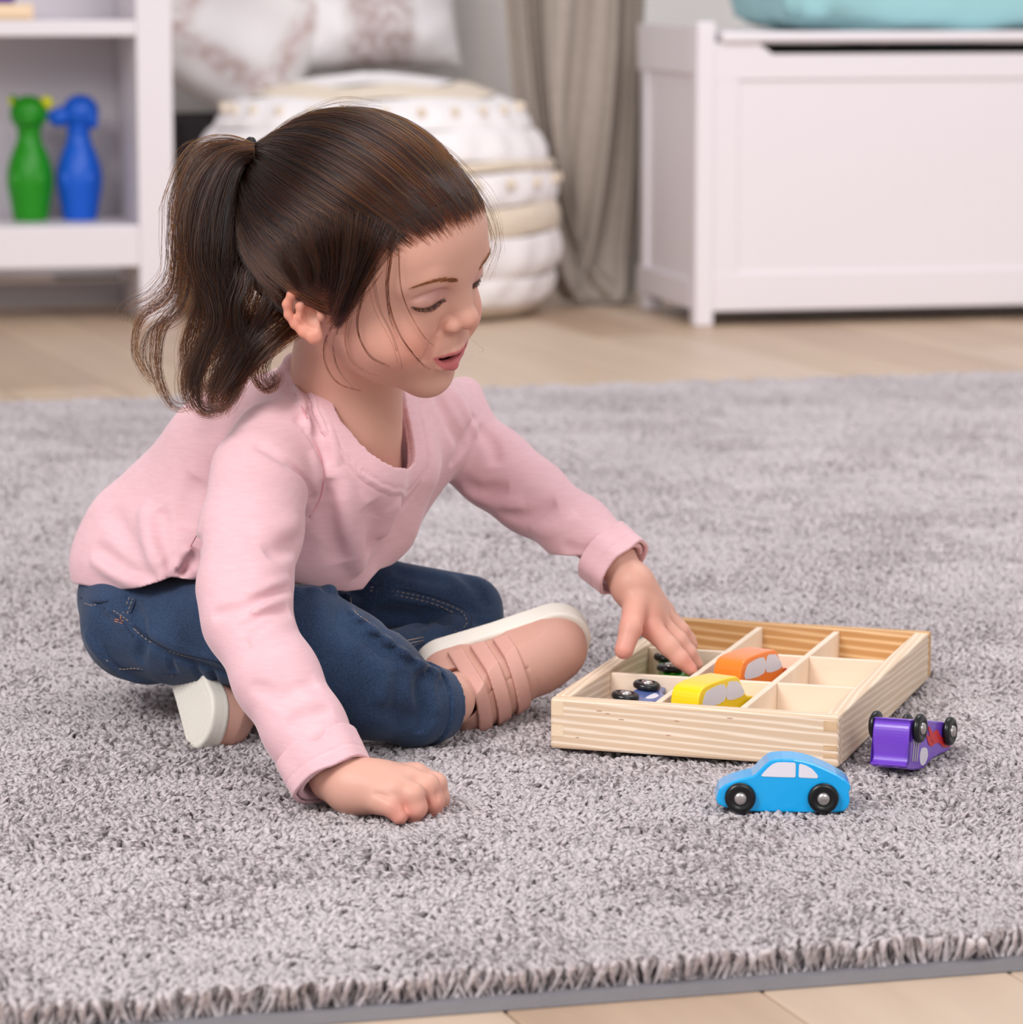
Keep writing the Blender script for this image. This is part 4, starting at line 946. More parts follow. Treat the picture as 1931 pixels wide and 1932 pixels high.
# far sleeve folds
F_([(850, 905), (900, 925), (960, 920)], .006, .0030); F_([(870, 925), (930, 950), (990, 950)], .006, -.0025); F_([(940, 965), (1000, 975), (1050, 950)], .006, .0028)
F_([(1000, 1000), (1050, 1000), (1090, 970)], .006, -.002); F_([(1060, 1030), (1100, 1040), (1150, 1020)], .006, .0024); F_([(905, 800), (930, 840), (935, 880)], .006, .0022)
F_([(1100, 1060), (1140, 1050), (1180, 1020)], .004, .002)
# neck opening: a loop on the cloth, cut through; the cloth has thickness, a sewn band follows the loop
sh_full = Field(); sh_full.ops = list(sh.ops)
NL = [hit(shb, x, y, 2.2, 2.75) for x, y in ((590, 690), (606, 730), (628, 775), (652, 812), (680, 845), (710, 870), (742, 887), (764, 890), (777, 876), (778, 850), (772, 810), (764, 770), (758, 735))]+[P(735, 690, 2.55), P(680, 655, 2.56), P(620, 645, 2.52)]
NL = np.array(NL); nlc = NL.mean(0); _u, _s, vt = np.linalg.svd(NL-nlc); n3 = vt[2]*(1 if vt[2]@(CAM-nlc) > 0 else -1); nx_, ny_ = vt[0], vt[1]
poly = np.stack([(NL-nlc)@nx_, (NL-nlc)@ny_], 1); _pc = catmull([poly[-2], poly[-1]]+list(poly)+[poly[0], poly[1]], 2); poly = _pc[4:-4]
def poly_sd(p):
    q = np.stack([(p-nlc)@nx_, (p-nlc)@ny_], 1); best = np.full(len(p), 9.0); ins = np.zeros(len(p), bool); m = len(poly)
    for k in range(m):
        a = poly[k]; b_ = poly[(k+1) % m]; ab = b_-a; w = q-a; t = np.clip((w@ab)/(ab@ab), 0, 1); best = np.minimum(best, ((w-t[:, None]*ab)**2).sum(1))
        c = ((a[1] > q[:, 1]) != (b_[1] > q[:, 1])) & (q[:, 0] < (b_[0]-a[0])*(q[:, 1]-a[1])/((b_[1]-a[1]) if b_[1] != a[1] else 1e-9)+a[0]); ins ^= c
    return np.where(ins, -1, 1)*np.sqrt(best)
def above(p): return (p-nlc)@n3
def hole_band(p):
    d = poly_sd(p); m = above(p) > -0.035
    return m*(0.0008*np.exp(-((d-0.0158)/0.0016)**2))
sh.disp(hole_band, nlc, 0.075)
# cuffs: turned-up bands, the sleeve ends squarely and is open
CUFFS = []
def cuff(F, end, back, r, w=0.020, th=0.0022):
    end = np.array(end); ax = (end-np.array(back)); ax /= np.linalg.norm(ax)
    def cut(p):
        t = (p-end)@ax; rr = np.linalg.norm((p-end)-t[:, None]*ax, axis=1); return np.where((rr < r*2.0) & (t > -0.02), t, -1.0)
    F.add('i', cut, end, 0.07)
    F.cone(end-ax*0.012, end+ax*0.05, r*0.80, r*0.86, 0.002, 's')
    CUFFS.append((end, ax, r, w))
cuff(sh, Q3(627, 1472, 2.202), Q3(575, 1372, 2.225), 0.0248, 0.0235)
cuff(sh, Q3(1176, 1072, 2.506), Q3(1090, 1000, 2.53), 0.0220, 0.021)
def carve(p):
    return np.maximum(np.maximum(sh_full(p)+0.0045, np.linalg.norm(p-nlc, axis=1)-0.052), -1.0)
sh.add('s', carve, nlc, 0.056, 0.001)
sh.add('s', lambda p: np.maximum(poly_sd(p), -0.035-above(p)), nlc, 0.075, 0.0012)
# hem: everything below this sheet is cut away
hem = [(60, 1112), (145, 1116), (200, 1122), (262, 1108), (300, 1096), (325, 1086), (365, 1092), (420, 1085), (540, 1092), (600, 1108), (650, 1116), (682, 1115), (697, 1096), (712, 1080), (800, 1060)]
hx = np.array([h_[0] for h_ in hem], float); hy = np.array([h_[1] for h_ in hem], float)
hw_x = (hx-CX)/FPX*2.47; hw_z = np.array([Q3(x, y, 2.44)[2] for x, y in hem])
def hemcut_fn(p):
    z = np.interp(p[:, 0], hw_x, hw_z)+(p[:, 1]-2.44)*(-0.10); d = (z-p[:, 2])*0.9
    arm = shb_arm(p); return np.where(arm < 0.016, -1.0, d)
shb_arm = Field(); px_chain(shb_arm, [(474, 1000, 2.35, 96), (462, 1110, 2.31, 88), (466, 1170, 2.29, 82), (522, 1280, 2.25, 80), (575, 1375, 2.225, 80), (640, 1490, 2.20, 80)], 0.0)
sh.add('i', hemcut_fn, Q3(400, 1150, 2.45), 0.30)
m_pink, nt, b = newmat('pink_jersey')
tc = nt.nodes.new('ShaderNodeTexCoord'); n1 = nt.nodes.new('ShaderNodeTexNoise'); n1.inputs['Scale'].default_value = 350; n1.inputs['Detail'].default_value = 4
mpn = nt.nodes.new('ShaderNodeMapping'); mpn.inputs['Scale'].default_value = (0.25, 0.25, 1.6); nt.links.new(tc.outputs['Object'], mpn.inputs[0]); nt.links.new(mpn.outputs[0], n1.inputs['Vector'])
mx = nt.nodes.new('ShaderNodeMix'); mx.data_type = 'RGBA'; mx.inputs[6].default_value = srgb(222, 175, 181); mx.inputs[7].default_value = srgb(233, 194, 199); nt.links.new(n1.outputs['Fac'], mx.inputs[0]); nt.links.new(mx.outputs[2], b.inputs['Base Color'])
bp = nt.nodes.new('ShaderNodeBump'); bp.inputs['Strength'].default_value = 0.12; bp.inputs['Distance'].default_value = 0.0008; nt.links.new(n1.outputs['Fac'], bp.inputs['Height']); nt.links.new(bp.outputs['Normal'], b.inputs['Normal'])
b.inputs['Roughness'].default_value = 0.9; b.inputs['Specular IOR Level'].default_value = 0.15; b.inputs['Sheen Weight'].default_value = 0.35; b.inputs['Sheen Roughness'].default_value = 0.4
o_shirt = as_child(sdf_object('shirt', sh, (-0.36, 2.12, 0.0), (0.14, 2.72, 0.36), 0.0015, m_pink, None))

# the collar band and the turned-up cuffs are sewn-on parts of the shirt
col = Field(); plain = Field(); plain.ops = list(shb.ops)
def col_fn(p):
    d = poly_sd(p); o_ = plain(p); g_ = 0.0007*np.exp(-((d-0.0108)/0.0007)**2)
    return np.maximum(np.maximum(o_-0.0024+g_, -(o_+0.0016)), np.maximum(np.abs(d-0.0064)-0.0066, -0.03-above(p)))
col.add('u', col_fn, nlc, 0.075)
oc_ = sdf_object('collar', col, nlc-0.08, nlc+0.08, 0.00115, m_pink, None); oc_.parent = o_shirt
for end, ax, r, w in CUFFS:
    cf = Field()
    def cf_fn(p, end=end, ax=ax, r=r, w=w):
        q = p-end; t = q@ax; v = q-t[:, None]*ax; rr = np.linalg.norm(v, axis=1); e1 = np.cross(ax, [0, 0, 1.]); e1 /= np.linalg.norm(e1); e2 = np.cross(ax, e1); a_ = np.arctan2(v@e2, v@e1)
        R0 = r+0.0018+0.0010*np.sin(3*a_+1)+0.0006*np.sin(7*a_)+0.0008*(-t/w)
        return np.maximum(np.abs(rr-R0)-0.0015, np.abs(t+w*0.5-0.0008*np.sin(4*a_))-w*0.5-0.001)+0.0006*np.exp(-((t+w*0.35)/0.0007)**2)
    cf.add('u', cf_fn, end-ax*w*.5, 0.036)
    ocf = sdf_object('cuff', cf, end-0.045, end+0.045, 0.0010, m_pink, None); ocf.parent = o_shirt
m_seam = simple('pink_seam', srgb(222, 148, 158), 0.85)
for pts in ([(575, 812), (600, 848), (611, 895), (604, 940), (584, 976)], [(556, 742), (570, 768), (580, 790)], [(384, 985), (360, 1030), (332, 1070)]):
    pl = catmull([hit(sh, x, y) for x, y in pts], 5); V_, F__ = tube_verts(pl-FWD*0.0000, 0.00045, 6); os__ = link('seam', mesh_from('seam', V_, F__), m_seam, o_shirt, True)
# ------------------------------------------------------------------ jeans
je = Field()
px_chain(je, [(262, 1180, 2.49, 100), (340, 1190, 2.46, 106), (575, 1200, 2.375, 98)], 0.0)
px_chain(je, [(250, 1150, 2.55, 100), (340, 1130, 2.58, 96)], 0.02)
px_chain(je, [(240, 1120, 2.52, 92), (262, 1170, 2.50, 100)], 0.02)
px_chain(je, [(585, 1215, 2.375, 97), (640, 1250, 2.378, 104), (700, 1290, 2.382, 104), (780, 1330, 2.395, 76), (832, 1328, 2.41, 62)], 0.010)
px_chain(je, [(400, 1120, 2.56, 85), (700, 1118, 2.585, 68), (885, 1150, 2.60, 66)], 0.008)
px_chain(je, [(890, 1172, 2.595, 60), (882, 1196, 2.585, 58)], 0.004)
px_chain(je, [(878, 1200, 2.58, 52), (740, 1245, 2.52, 56), (600, 1280, 2.48, 55)], 0.004)
for k, (x, y) in enumerate(((664, 1130), (676, 1160), (700, 1184), (728, 1206), (758, 1228), (790, 1250), (818, 1264), (560, 1112), (592, 1110), (622, 1108), (646, 1118))):
    pb_ = hit(je, x, y+6); je.ell(pb_, np.array([RGT, FWD, UPV]), (0.0052, 0.006, 0.0036+0.0008*(k % 2)), 0.005)
jeb = Field(); jeb.ops = list(je.ops)
J = lambda pts, w, d, fade=True: crease(je, jeb, pts, w*0.9, d*(1.5 if fade and abs(d) < .0045 else 1.0), fade)
J([(160, 1190), (185, 1230), (240, 1275), (300, 1295)], .006, -.003); J([(235, 1120), (262, 1165), (270, 1210), (262, 1250)], .005, .006); J([(255, 1180), (285, 1215), (330, 1240), (400, 1262), (450, 1280)], .0035, .0035)
J([(270, 1180), (300, 1205), (350, 1228), (420, 1250)], .004, -.0025); J([(320, 1235), (330, 1270)], .003, .0025); J([(365, 1250), (385, 1285)], .003, .0025); J([(400, 1262), (420, 1295)], .003, .0025)
J([(180, 1140), (195, 1160), (215, 1165)], .003, .0018); J([(196, 1150), (240, 1190)], .0025, -.0018)
J([(655, 1122), (662, 1150), (690, 1175), (730, 1205), (790, 1248), (835, 1270)], .0022, -.0026, False); J([(648, 1130), (640, 1170), (680, 1200), (760, 1250)], .006, .002)
J([(600, 1120), (590, 1180), (610, 1240)], .010, -.002); J([(800, 1268), (790, 1300), (800, 1350), (790, 1385)], .005, .0035); J([(822, 1262), (815, 1300), (825, 1350)], .004, -.002); J([(760, 1262), (745, 1320), (760, 1380)], .007, .0022)
J([(700, 1330), (760, 1350), (810, 1365)], .006, .0025); J([(700, 1240), (730, 1290), (720, 1350)], .008, -.0015)
J([(740, 1128), (800, 1140), (860, 1150), (885, 1170), (870, 1195), (820, 1210), (750, 1225)], .0020, -.0022, False)
J([(700, 1155), (780, 1165), (850, 1172)], .008, .0060); J([(740, 1075), (800, 1090), (860, 1100)], .006, .0018); J([(860, 1080), (900, 1110), (920, 1150)], .006, .002); J([(890, 1170), (920, 1180), (940, 1200)], .004, .002); J([(730, 1185), (790, 1180), (850, 1176)], .005, .004)
def cut_cuff(p):
    e_ = Q3(842, 1324, 2.41); ax = Q3(860, 1325, 2.42)-Q3(780, 1330, 2.395); ax = ax/np.linalg.norm(ax); t = (p-e_)@ax; rr = np.linalg.norm((p-e_)-t[:, None]*ax, axis=1)
    return np.where((rr < 0.045) & (t > -0.03), t, -1.0)
ec = Q3(842, 1324, 2.41); axc = Q3(860, 1325, 2.42)-Q3(780, 1330, 2.395); axc = axc/np.linalg.norm(axc)
def flare(p):
    t = (p-ec)@axc; rr = np.linalg.norm((p-ec)-t[:, None]*axc, axis=1); return -1.0*(rr < 0.05)*(0.0022*np.clip((t+0.016)/0.001, 0, 1)*(t > -0.016))+(rr < 0.05)*0.001*np.exp(-((t+0.0165)/0.0008)**2)
je.disp(flare, ec, 0.06)
je.add('i', cut_cuff, ec, 0.06); je.cone(ec-axc*0.02, ec+axc*0.04, 0.0195, 0.0215, 0.002, 's')
def waist(p):                            # open waistband above the hip
    z = Q3(150, 1098, 2.5)[2]; return p[:, 2]-z-0.035+(p[:, 0]+0.30)*-0.0
m_denim, nt, b = newmat('denim')
tc = nt.nodes.new('ShaderNodeTexCoord'); n1 = nt.nodes.new('ShaderNodeTexNoise'); n1.inputs['Scale'].default_value = 1400; n1.inputs['Detail'].default_value = 2; nt.links.new(tc.outputs['Object'], n1.inputs['Vector'])
n2 = nt.nodes.new('ShaderNodeTexNoise'); n2.inputs['Scale'].default_value = 16; n2.inputs['Detail'].default_value = 4; nt.links.new(tc.outputs['Object'], n2.inputs['Vector'])
cr = nt.nodes.new('ShaderNodeValToRGB'); cr.color_ramp.elements[0].position = .33; cr.color_ramp.elements[1].position = .70; cr.color_ramp.elements[0].color = srgb(14, 26, 48); cr.color_ramp.elements[1].color = srgb(62, 84, 116)
av_ = nt.nodes.new('ShaderNodeMix'); av_.data_type = 'FLOAT'; av_.inputs[0].default_value = 0.45; nt.links.new(n1.outputs['Fac'], av_.inputs[2]); nt.links.new(n2.outputs['Fac'], av_.inputs[3])
nt.links.new(av_.outputs[0], cr.inputs[0]); nt.links.new(cr.outputs[0], b.inputs['Base Color']); b.inputs['Roughness'].default_value = 0.85; b.inputs['Specular IOR Level'].default_value = 0.2; b.inputs['Sheen Weight'].default_value = 0.12
bp = nt.nodes.new('ShaderNodeBump'); bp.inputs['Strength'].default_value = 0.25; bp.inputs['Distance'].default_value = 0.0006; nt.links.new(n1.outputs['Fac'], bp.inputs['Height']); nt.links.new(bp.outputs['Normal'], b.inputs['Normal'])
o_jeans = as_child(sdf_object('jeans', je, (-0.36, 2.28, 0.005), (0.06, 2.72, 0.18), 0.0015, m_denim, None))
# stitching: rows of short thread dashes lying on the cloth
m_thread = simple('tan_thread', srgb(178, 156, 132), 0.7); m_orange = simple('orange_thread', srgb(226, 134, 44), 0.7)
def stitches(F, lines, mat, nm, parent, dash=0.0026, gap=0.0014, r=0.00028, lift=0.0002):
    tubes = []
    for pts in lines:
        pl = catmull([hit(F, x, y) for x, y in pts], 10); seg = np.linalg.norm(np.diff(pl, axis=0), axis=1); cum = np.concatenate([[0], np.cumsum(seg)]); L = cum[-1]; t = 0
        while t+dash < L:
            a = np.array([np.interp(t, cum, pl[:, k]) for k in range(3)]); c = np.array([np.interp(t+dash, cum, pl[:, k]) for k in range(3)]); m = (a+c)/2
            tow = (CAM-m); tow /= np.linalg.norm(tow); tubes.append(tube_verts([a-tow*0.0003, m+tow*(r+lift), c-tow*0.0003], r, 5)); t += dash+gap
    o = join_tubes(nm, tubes, mat); as_child(o, parent); return tag(o, kind='stuff')
stitches(je, [[(700, 1108), (760, 1118), (820, 1132), (868, 1152), (882, 1172)], [(698, 1114), (760, 1125), (818, 1139), (860, 1158)], [(882, 1175), (860, 1196), (800, 1208), (735, 1222)], [(862, 1190), (800, 1202), (740, 1214)],
    [(252, 1186), (285, 1212), (335, 1234), (410, 1252)], [(214, 1152), (240, 1170), (262, 1195)], [(255, 1108), (243, 1130), (232, 1158)], [(262, 1108), (250, 1132), (239, 1160)], [(160, 1138), (172, 1142), (184, 1140)],
    [(200, 1245), (225, 1262), (262, 1262), (330, 1276)], [(662, 1128), (668, 1152), (700, 1176)]], m_thread, 'stitching', o_jeans)
stitches(je, [[(217, 1168), (235, 1172)], [(216, 1172), (234, 1177)], [(228, 1162), (226, 1180)]], m_orange, 'pocket_bar_tack', o_jeans, 0.004, 0.0002)
stitches(sh, [[(548, 1470), (585, 1462), (636, 1428), (676, 1398)]], simple('pink_thread', srgb(236, 168, 176), .8), 'stitching', o_shirt, 0.0015, 0.0008, 0.0002)

m_dseam = simple('denim_seam', srgb(30, 44, 70), 0.85)
for pts in ([(252, 1180), (285, 1206), (335, 1229), (410, 1247), (445, 1262)], [(196, 1146), (228, 1170), (252, 1200)], [(196, 1216), (215, 1246), (250, 1262), (330, 1272)], [(700, 1100), (760, 1110), (825, 1126), (876, 1150), (890, 1174), (866, 1200), (800, 1214), (735, 1228)], [(152, 1128), (178, 1136), (205, 1134)], [(270, 1104), (256, 1132), (246, 1158)]):
    pl = catmull([hit(je, x, y) for x, y in pts], 6); V_, F__ = tube_verts(pl, 0.0008, 6); link('seam', mesh_from('seam', V_, F__), m_dseam, o_jeans, True)
# ------------------------------------------------------------------ shoes
def make_shoe(M3, org, straps=True, label=None, h=0.0012, sc=0.0096, ankle=None):
    """x to the toe, y across, z up from the sole; M3 rows = the shoe's axes in the room"""
    A = np.array(M3); A = A/np.linalg.norm(A, axis=1)[:, None]; org = np.array(org)
    L = lambda x, y, z: org+sc*(x*A[0]+y*A[1]+z*A[2])
    lc = lambda p: ((p-org)@A.T)/sc
    def d2(q, gx=0.0):
        def c2(ax, ay, ar, bx, by, br):
            a_ = np.array([ax, ay]); ab = np.array([bx-ax, by-ay]); w = q[:, :2]-a_; t = np.clip((w@ab)/(ab@ab), 0, 1); return np.sqrt(((w-t[:, None]*ab)**2).sum(1))-(ar+(br-ar)*t)
        return np.minimum(c2(2.4, 0, 2.45, 6.5, 0.1, 2.55), c2(6.5, .1, 2.55, 10.9, .15, 2.95))-gx
    sole = Field()
    def sole_fn(p):
        q = lc(p); d = d2(q); z = q[:, 2]; w = np.maximum(d, np.abs(z-0.85)-0.85); r = 0.25
        dx = np.maximum(d+r, 0); dz = np.maximum(np.abs(z-.85)-.85+r, 0); return (np.sqrt(dx**2+dz**2)+np.minimum(np.maximum(d+r, np.abs(z-.85)-.85+r), 0)-r + 0.03*np.exp(-((z-1.15)/0.05)**2)*(d > -.4) + 0.06*np.sin(q[:, 0]*11)*(z < .2)*(d < -.45)+0.05*np.exp(-((d+0.55)/0.05)**2)*(z < .3))*sc
    sole.add('u', sole_fn, L(7, 0, .8), 0.085)
    up = Field()
    up.cone(L(10.7, .1, 1.9), L(9.2, .1, 2.4), .0262, .027, 0.01); up.cone(L(9.2, .1, 2.3), L(5.8, 0, 3.7), .0265, .0255, 0.01)
    up.cone(L(5.8, 0, 3.6), L(3.2, 0, 4.6), .0255, .0268, 0.01); AK = np.array(ankle) if ankle is not None else L(1.7, 0, 6.0); AD = (AK-L(3.2, 0, 3.6)); AD = AD/np.linalg.norm(AD); up.cone(L(3.2, 0, 3.6), AK-AD*.006, .0255, .0215, 0.01); up.cone(L(2.7, 0, 2), L(3.0, 0, 4.6), .0248, .0268, 0.01)
    up.add('i', lambda p: (1.35-lc(p)[:, 2])*sc, L(7, 0, 1), 0.12)
    up.add('i', lambda p: d2(lc(p))*sc+0.0005, L(7, 0, 3), 0.13)
    base = Field(); base.ops = list(up.ops)
    def seam(p):
        q = lc(p); x, y, z = q.T
        toe = 8.6-0.25*y*y*0.6; s1 = 0.10*np.clip((x-toe)/0.08+.5, 0, 1)*(z > 1.3)
        mouth = 0.12*np.exp(-((np.abs(y)-1.55)/0.07)**2)*(x > 3.0)*(x < 8.2)*(z > 2.6)
        return (s1*0.6+mouth)*sc
    up.disp(seam, L(7, 0, 3), 0.1)
    up.cone(AK-AD*.014, AK+AD*.04, .0180, .021, 0.002, 's')
    bb = lambda: (np.array([L(x, y, z) for x in (-1, 15) for y in (-4, 4) for z in (-.5, 9)]).min(0)-.003, np.array([L(x, y, z) for x in (-1, 15) for y in (-4, 4) for z in (-.5, 9)]).max(0)+.003)
    lo, hi = bb()
    ou = as_child(sdf_object('shoe', up, lo, hi, h, m_leather, None))
    if label: ou['label'] = label
    os_ = sdf_object('sole', sole, lo, hi, h, m_sole, None); os_.parent = ou
    if straps:
        for x0 in (3.2, 5.0, 6.8):
            st = Field(); st.ops = [(k_, fn, c_, rd+.003, kk) for k_, fn, c_, rd, kk in base.ops]
            st.disp(lambda p: -0.0030+0*p[:, 0], L(7, 0, 3), 0.2)
            def slab(p, x0=x0):
                q = lc(p); xx = q[:, 0]-x0-0.22*(q[:, 2]-3)*0.6; y = q[:, 1]
                edge = np.maximum(np.abs(xx)-0.60, np.maximum(2.35-q[:, 2], -q[:, 1]-9)); return edge*sc
            st.add('i', slab, L(x0, 0, 3), 0.06)
            st.add('i', lambda p: -(base(p))-0.0002, L(7, 0, 3), 0.2)
            st.add('i', lambda p, x0=x0: (1.95-lc(p)[:, 2])*sc, L(7, 0, 3), 0.2)
            so = sdf_object('strap', st, lo, hi, h*0.9, m_leather2, None); so.parent = ou
    return ou
m_leather = simple('rose_leather', srgb(204, 156, 140), 0.55, 0.35, noise=(25, 0.05), bump=(700, 0.15, 0.0004))
m_leather2 = simple('rose_strap', srgb(208, 158, 144), 0.5, 0.4, noise=(30, 0.05), bump=(700, 0.15, 0.0004))
m_sole = simple('white_rubber', srgb(234, 228, 216), 0.6, 0.3, noise=(20, 0.03))
# near foot: lies on its side, sole away from the viewer
Xn = c2w(np.array([0.955, 0.12, 0.24])); Zn = c2w(np.array([0.22, -0.80, -0.56])); Zn -= Zn@Xn*Xn/(Xn@Xn); Yn = np.cross(Zn, Xn)
make_shoe([Xn, Yn, Zn], Q3(780, 1262, 2.50), True, 'dusty pink leather shoe with three straps and white sole', ankle=Q3(858, 1312, 2.438))
# far foot: only its pale sole shows under the near thigh
Xf = np.array([0.30, -0.80, -0.52]); Xf /= np.linalg.norm(Xf); Zf = np.array([0.86, 0.40, -0.25]); Zf = Zf-(Zf@Xf)*Xf; Yf = np.cross(Zf, Xf)
make_shoe([Xf, Yf, Zf], Q3(388, 1388, 2.385)-Xf*0.112, False, 'tucked-under shoe turned so its white sole shows', sc=0.0082)
# ------------------------------------------------------------------ hair
def hair_mat(name, mel, red, rough=0.32, rnd=0.35):
    m = bpy.data.materials.new(name); m.use_nodes = True; nt = m.node_tree; nt.nodes.remove(nt.nodes['Principled BSDF'])
    h = nt.nodes.new('ShaderNodeBsdfHairPrincipled'); h.parametrization = 'MELANIN'
    tn = nt.nodes.new('ShaderNodeAttribute'); tn.attribute_name = 'tone'; mm = nt.nodes.new('ShaderNodeMath'); mm.operation = 'ADD'; mm.inputs[1].default_value = mel; nt.links.new(tn.outputs['Fac'], mm.inputs[0]); nt.links.new(mm.outputs[0], h.inputs['Melanin']); h.inputs['Melanin Redness'].default_value = red; h.inputs['Roughness'].default_value = rough; h.inputs['Radial Roughness'].default_value = 0.4
    h.inputs['Random Color'].default_value = rnd; h.inputs['Random Roughness'].default_value = 0.3
    nt.links.new(h.outputs[0], nt.nodes['Material Output'].inputs['Surface']); return m
m_hair = hair_mat('brown_hair', 0.89, 1.0, 0.22, 0.3); m_lash = hair_mat('lash_hair', 0.95, 0.4, 0.4, 0.1)
def curves_object(name, strands, r0, r1, mat, parent, tones=True):
    cd = bpy.data.hair_curves.new(name); cd.add_curves([len(s) for s in strands])
    pos = np.concatenate(strands).astype(np.float32); cd.points.foreach_set('position', pos.ravel())
    rad = np.concatenate([r0+(r1-r0)*np.linspace(0, 1, len(s))**2.5 for s in strands]).astype(np.float32)
    a = cd.attributes.get('radius') or cd.attributes.new('radius', 'FLOAT', 'POINT'); a.data.foreach_set('value', rad)
    tv = np.concatenate([np.full(len(s), (rs.rand()*0.30-0.19 if k % 5 else rs.rand()*-0.34)) for k, s in enumerate(strands)]) if tones else np.zeros(len(pos)); a = cd.attributes.new('tone', 'FLOAT', 'POINT'); a.data.foreach_set('value', tv.astype(np.float32))
    cd.materials.append(mat); o = bpy.data.objects.new(name, cd); COL.objects.link(o); o['kind'] = 'stuff'
    return as_child(o, parent)
rs = np.random.RandomState(12)
CC = H(-1.2, 0, 3.75); CSE = np.array([9.05, 7.42, 8.12])*HS
LF = np.array([-12, -3.2, -2.7, -2.2, 0.4, 0.8, 2.3, 2.7, 3.5, 4.7, 5.8, 6.8, 8.0]); LU = np.array([-3.2, -3.2, -0.9, 1.8, 2.1, 0.6, 0.6, 2.4, 4.7, 6.1, 6.9, 7.4, 8.0])
def line_u(f): return np.interp(f, LF, LU)
capf = Field(); head_core(capf)
capf.ops = [(k_, fn, c_, rd+.01, kk) for k_, fn, c_, rd, kk in capf.ops]
skin_head = Field(); head_core(skin_head)
cap = Field(); cap.ell(CC, HAX, CSE, 0.0); cap.add('u', lambda p: skin_head(p)-0.0009, CC, 0.12, 0.002)
LUC = np.array([-3.0, -3.0, -0.4, 2.2, 2.6, 2.6, 2.8, 4.0, 6.0, 7.3, 8.1, 8.6, 9.3])
cap.add('i', lambda p: np.where(True, (np.interp(headco(p)[:, 0], LF, LUC)+0.35-headco(p)[:, 2])*HS*0.8, 0), CC, 0.2)
capb = Field(); capb.ell(CC, HAX, CSE, 0.0)
KP = P(476, 286, 2.425)
def qdir(p): q = ((p-CC)@HAX.T)/CSE; return q/np.linalg.norm(q, axis=-1, keepdims=True)
kq = qdir(KP[None])[0]
def grooves(p):
    q = qdir(p); ax = kq; e1 = np.cross(ax, [0, 0, 1.]); e1 /= np.linalg.norm(e1); e2 = np.cross(ax, e1); ph = np.arctan2(q@e2, q@e1); d = np.arccos(np.clip(q@ax, -1, 1))
    fade = np.clip((1.5-d)*2, 0, 1); return fade*(0.0009*np.sin(ph*46+3*np.sin(ph*7)+2*d)*np.clip(d*2, 0, 1)+0.0006*np.sin(ph*101+5*d))
cap.disp(grooves, CC, 0.12)
m_cap, nt, b = newmat('hair_base')
b.inputs['Base Color'].default_value = srgb(62, 38, 29); b.inputs['Roughness'].default_value = 0.85; b.inputs['Specular IOR Level'].default_value = 0.1
o_hair = as_child(sdf_object('hair', cap, CC-0.1, CC+0.1, 0.0016, m_cap, None)); o_hair['label'] = 'dark brown hair tied back in a ponytail'
# A. hair combed back to the tie
strands = []
NC = 760; clumps = []
while len(clumps) < NC:
    v = rs.normal(size=3); v /= np.linalg.norm(v); p = CC+(v*CSE)@HAX; f, l, u = headco(p[None])[0]
    if u < line_u(f)+0.02: continue
    clumps.append(v)
clumps = np.array(clumps)
def surf_path(v, n, lift, sag=0.0, endlift=0.0):
    dt = math.acos(max(-1, min(1, v@kq))); out = []
    for i in range(n):
        t = i/(n-1); a = (math.sin((1-t)*dt)*v+math.sin(t*dt)*kq)/max(math.sin(dt), 1e-3); a = a/np.linalg.norm(a)
        a = a-np.array([0, 0, 1])*sag*math.sin(math.pi*t)*0.5; a /= np.linalg.norm(a)
        r = 1+lift*(math.sin(math.pi*min(1, t*1.25))**0.7) + endlift*t**4
        out.append(CC+((a*r)*CSE)@HAX)
    return np.array(out)
for v in clumps:
    dk = math.acos(max(-1, min(1, v@kq))); nk_ = 24; lift = 0.008+0.045*rs.rand()**1.8; sag = 0.16*rs.rand()*(1 if v[2] > 0.2 else 0.3)
    e = np.cross(v, kq); e /= np.linalg.norm(e)+1e-9
    for j in range(nk_):
        w = v+rs.normal(size=3)*0.034; w /= np.linalg.norm(w)
        p0 = CC+(w*CSE)@HAX; f, l, u = headco(p0[None])[0]
        if u < line_u(f)-0.45+0.5*rs.rand(): continue
        n = max(6, int(14*dk/1.6)); s = surf_path(w, n, lift+0.006*rs.normal(), sag, 0.01)
        t = np.linspace(0, 1, n)[:, None]; s = s+(KP-s[-1])*t**6*0.9+rs.normal(size=3)*0.0016*t
        strands.append(s)
# short soft baby hair at the hairline
nb = 0; baby = []
while nb < 5200:
    v = rs.normal(size=3); v /= np.linalg.norm(v); p = CC+(v*CSE)@HAX; f, l, u = headco(p[None])[0]
    du = u-line_u(f)
    if f < 2.2 or not (-1.1 < du < 1.7) or (du < 0 and rs.rand() > ((1.1+du)/1.1)**2): continue
    nb += 1
    s = surf_path(v, 12, 0.006, 0, 0)[:rs.randint(4, 9)]; s[0] = CC+(s[0]-CC)*0.975; baby.append(s+rs.normal(size=3)*0.0005)
def push_out(strs, gap=0.0012):
    n = [len(q) for q in strs]; A_ = np.concatenate(strs); d = skin_head(A_); m = d < gap
    dr = A_-CC; dr /= np.linalg.norm(dr, axis=1)[:, None]
    A_[m] += dr[m]*((gap-d[m])*1.08)[:, None]; return np.split(A_, np.cumsum(n)[:-1])
strands = push_out(strands); curves_object('baby_hairs', push_out(baby, 0.0006), 0.00006, 0.00007, m_hair, o_hair)
curves_object('combed_strands', strands, 0.00010, 0.00007, m_hair, o_hair)
